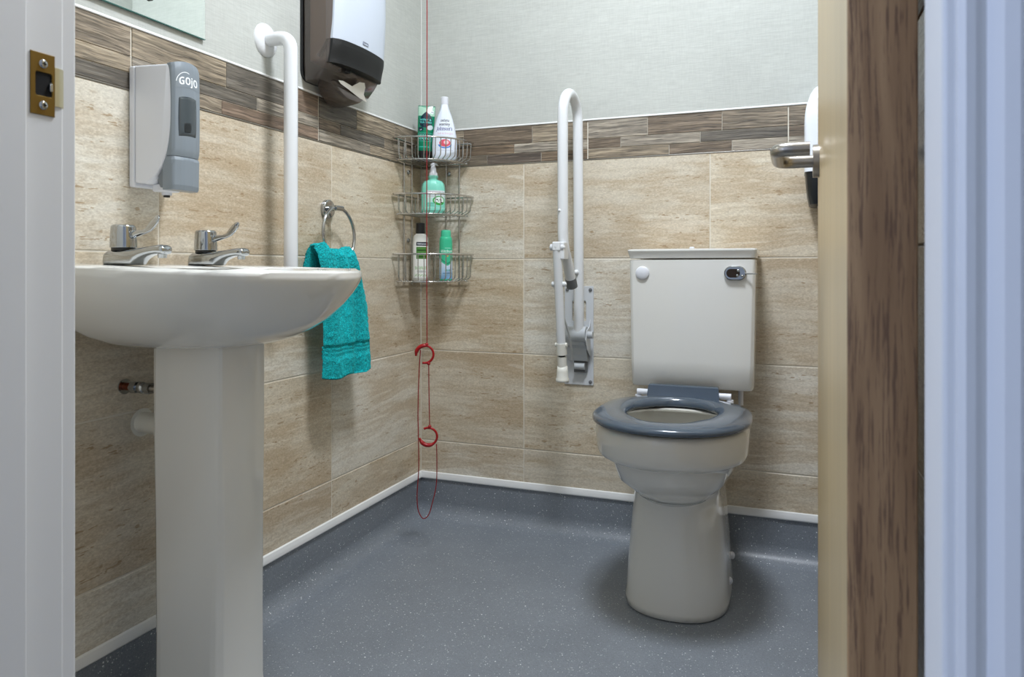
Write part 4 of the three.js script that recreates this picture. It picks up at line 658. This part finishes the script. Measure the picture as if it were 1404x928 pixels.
{ // mint pump bottle
  const b = thing('pump_bottle', 'mint green pump bottle with a white nozzle on the middle shelf', 'bottle', [.095, 1.0405, .09], 'toiletries in the corner caddy'); b.rotation.y = FACE;
  obj('body', oval([[.036, .026, 0], [.0395, .0285, .003], [.0398, .029, .05], [.0398, .029, .086], [.037, .028, .101], [.030, .025, .110], [.018, .018, .1145], [.0150, .0150, .117], [.0150, .0150, .120], [.0168, .0168, .124], [.0165, .0165, .128], [.014, .014, .130]]), std({ color: 0x86dcc6, roughness: .3 }), b);
  const p = obj('pump', lathe([[.0145, .129], [.0145, .137], [.0115, .140], [.0105, .146], [.0085, .156], [.0065, .162], [.0065, .167]], 0, 0, 0, 28), MAT.plasticWhite, b);
  obj('nozzle', loft([[-.009, .164, .0045, .007], [-.002, .1675, .0055, .008], [.006, .169, .0045, .0065], [.013, .1675, .0038, .0048], [.0155, .164, .003, .004]].map(([x, y, h, w]) => Array.from({ length: 16 }, (_, i) => { const t = i / 16 * Math.PI * 2; return [x + .3 * h * Math.cos(t) * -1, y + h * Math.cos(t), w * Math.sin(t)]; }))), MAT.plasticWhite, p);
  const tx = canvasTex(420, 420, (x, w, h) => {
    x.fillStyle = '#86dcc6'; x.fillRect(0, 0, w, h); x.fillStyle = '#d6dfe0'; x.fillRect(110, 0, 310, 160); x.fillStyle = '#bfe6dc'; x.fillRect(110, 160, 310, 90); x.fillStyle = '#c79aa8'; x.fillRect(150, 32, 170, 10); x.fillStyle = '#9aa5a8'; for (const y of [62, 84, 106, 128]) x.fillRect(140, y, 150, 6); x.fillStyle = '#3e8d7c'; for (const y of [270, 292, 320]) x.fillRect(110, y, 110, 7);
    x.fillStyle = '#e9f4ee'; x.beginPath(); x.arc(300, 215, 92, 0, 7); x.fill(); x.strokeStyle = '#35a548'; x.lineWidth = 20; x.beginPath(); x.arc(300, 215, 88, 0, 7); x.stroke(); x.fillStyle = '#35a548'; x.beginPath(); x.arc(300, 215, 90, .35, 2.8); x.fill(); x.fillStyle = '#e9f4ee'; x.beginPath(); x.ellipse(300, 215, 62, 52, .6, 0, 7); x.fill(); x.fillStyle = '#15191a'; for (const [a, c, q] of [[265, 195, 16], [320, 200, 20], [335, 250, 18], [285, 225, 10]]) { x.beginPath(); x.ellipse(a, c, q, q * .7, .5, 0, 7); x.fill(); }
    x.fillStyle = '#e0efe9'; x.fillRect(0, 368, w, 6);
  });
  obj('print', ...wrapLabel(.0403, .0295, .012, .078, 1.25, tx), b);
}
{ // white shampoo bottle, black cap
  const b = thing('shampoo_bottle', 'white shampoo bottle with black cap and green label on the bottom shelf', 'bottle', [.055, .8185, .105], 'toiletries in the corner caddy'); b.rotation.y = FACE;
  obj('body', oval([[.022, .016, 0], [.0255, .0185, .003], [.0262, .019, .02], [.0262, .019, .130], [.0255, .0185, .142], [.022, .0165, .151], [.0155, .0145, .1565], [.0145, .0145, .158]]), std({ color: 0xecece6, roughness: .3 }), b);
  obj('cap', lathe([[.0150, .157], [.0152, .159], [.0150, .191], [.0142, .193], [.0001, .193]], 0, 0, 0, 28), MAT.black, b);
  const tx = canvasTex(300, 760, (x, w, h) => {
    x.fillStyle = '#ecece6'; x.fillRect(0, 0, w, h); x.fillStyle = '#1b2434'; x.fillRect(80, 30, 220, 78); label(x, 'TRESemm\u00e9', 190, 70, 44, '#e8ecef', 'sans-serif', 'bold', 190); x.fillStyle = '#477f33'; x.fillRect(80, 130, 200, 245); x.fillStyle = '#1f3d18'; for (const y of [190, 320]) x.fillRect(100, y, 150, 20); x.fillStyle = '#6a9a55'; for (const y of [155, 235, 275]) x.fillRect(100, y, 150, 10);
    x.fillStyle = '#a9c39b'; for (let i = 0; i < 60; i++) { x.globalAlpha = .5; x.beginPath(); x.ellipse(60 + (i * 37) % 220, 530 + (i * 23) % 60, 16, 8, i, 0, 7); x.fill(); x.beginPath(); x.ellipse(50 + (i * 31) % 230, 690 + (i * 13) % 40, 14, 7, i, 0, 7); x.fill(); } x.globalAlpha = 1; x.fillStyle = '#59605c'; x.fillRect(90, 620, 150, 9); x.fillRect(110, 642, 140, 7);
  });
  obj('print', ...wrapLabel(.0266, .0194, .010, .134, 1.15, tx), b);
}
{ // green and blue deodorant can
  const b = thing('deodorant_can', 'green and blue deodorant spray can on the bottom shelf', 'can', [.136, .8185, .078], 'toiletries in the corner caddy'); b.rotation.y = FACE;
  obj('can_body', lathe([[.0001, 0], [.020, 0], [.0215, .003], [.0215, .134], [.0200, .143], [.0170, .147], [.0001, .147]], 0, 0, 0, 36), std({ color: 0x3cbf92, roughness: .28 }), b);
  obj('cap', lathe([[.0168, .146], [.0172, .148], [.0165, .164], [.0150, .1685], [.0001, .170]], 0, 0, 0, 32), std({ color: 0x46c49a, roughness: .4 }), b);
  const tx = canvasTex(340, 680, (x, w, h) => {
    const gr = x.createLinearGradient(0, 200, 0, h); gr.addColorStop(0, '#e4ecf2'); gr.addColorStop(.5, '#d2e2f2'); gr.addColorStop(1, '#7fb4e2'); x.fillStyle = gr; x.fillRect(0, 0, w, h);
    x.fillStyle = '#3cbf92'; x.beginPath(); x.moveTo(0, 0); x.lineTo(w, 0); x.lineTo(w, 290); x.quadraticCurveTo(290, 390, 200, 440); x.quadraticCurveTo(70, 380, 0, 270); x.fill(); x.strokeStyle = '#0d6f50'; x.lineWidth = 12; x.beginPath(); x.moveTo(40, 270); x.quadraticCurveTo(100, 350, 200, 400); x.quadraticCurveTo(290, 350, 320, 270); x.stroke();
    label(x, 'Mitchum', 190, 175, 70, '#dff3ea', 'sans-serif', 'bold', 250); x.fillStyle = '#9ad8c2'; x.fillRect(150, 112, 120, 12); x.fillStyle = '#c8a052'; x.beginPath(); x.arc(200, 262, 16, 0, 7); x.fill(); label(x, '48HR', 200, 520, 40, '#2aa58c'); x.fillStyle = '#4c7fae'; x.fillRect(110, 570, 180, 10);
  });
  obj('print', ...wrapLabel(.0218, .0218, .006, .130, 1.45, tx), b);
}
// ---------------------------------------------------------------- red emergency pull cord
{
  const g = thing('pull_cord', 'red emergency pull cord with two open ring grips hanging in the corner', 'pull cord', [.179, 0, .296]);
  // local frame: e runs to the right as seen from the doorway
  const e = V(.933, 0, -.36), at = (a, y, d = 0) => V(e.x * a + .36 * d, y, e.z * a + .933 * d);
  obj('ceiling_switch', cylY(.03, .035, .02, 0, RH - .0202, 0, 28), MAT.plasticWhite, g);
  const c = .0015, px = .00222;
  obj('cord', tube([at(0, RH - .02), at(.001, 1.6), at(0, .9), at(.001, .625)], c, 60, 6), MAT.redCord, g);
  const ring = (cx, cy, r, a0, a1, thick) => { const rs = [], n = 44; for (let i = 0; i <= n; i++) { const k = i / n, a = lerp(a0, a1, k), w = thick(k), m = []; for (let q = 0; q < 14; q++) { const t = q / 14 * Math.PI * 2; m.push(at(cx + (r + w[0] * Math.cos(t)) * Math.cos(a), cy + (r + w[0] * Math.cos(t)) * Math.sin(a), w[1] * Math.sin(t)).toArray()); } rs.push(m); } return loft(rs); };
  const wide = (s) => k => { const b = s ? smooth(.02, .12, k) * smooth(.42, .30, k) : smooth(.98, .88, k) * smooth(.58, .70, k); return [.0036 + .0026 * b, .0036 + .0034 * b]; };
  const D = Math.PI / 180;
  obj('ring_grip', ring(-.006, .598, .0265, 190 * D, -105 * D, wide(true)), MAT.red, g).userData.label = 'red open plastic ring';
  obj('ring_grip', ring(.005, .348, .0265, 120 * D, -170 * D, wide(false)), MAT.red, g).userData.label = 'red open plastic ring';
  for (const [a, y] of [[.006, .570], [.009, .378], [.0, .628]]) obj('knot', new THREE.SphereGeometry(.0055, 14, 10).translate(at(a, y).x, y, at(a, y).z), MAT.red, g);
  obj('cord', tube([at(.006, .570), at(.007, .48), at(.009, .378)], c, 20, 6), MAT.redCord, g);
  obj('cord', tube([at(-.018, .612, .004), at(-.022, .56, .004), at(-.026, .42, .004), at(-.025, .36, .004), at(-.024, .25, .003), at(-.029, .16, .002), at(-.024, .118), at(-.010, .098), at(.004, .107), at(.018, .15), at(.029, .20), at(.031, .27), at(.030, .325)], c, 120, 6), MAT.redCord, g);
}
renderer.render(scene, camera);
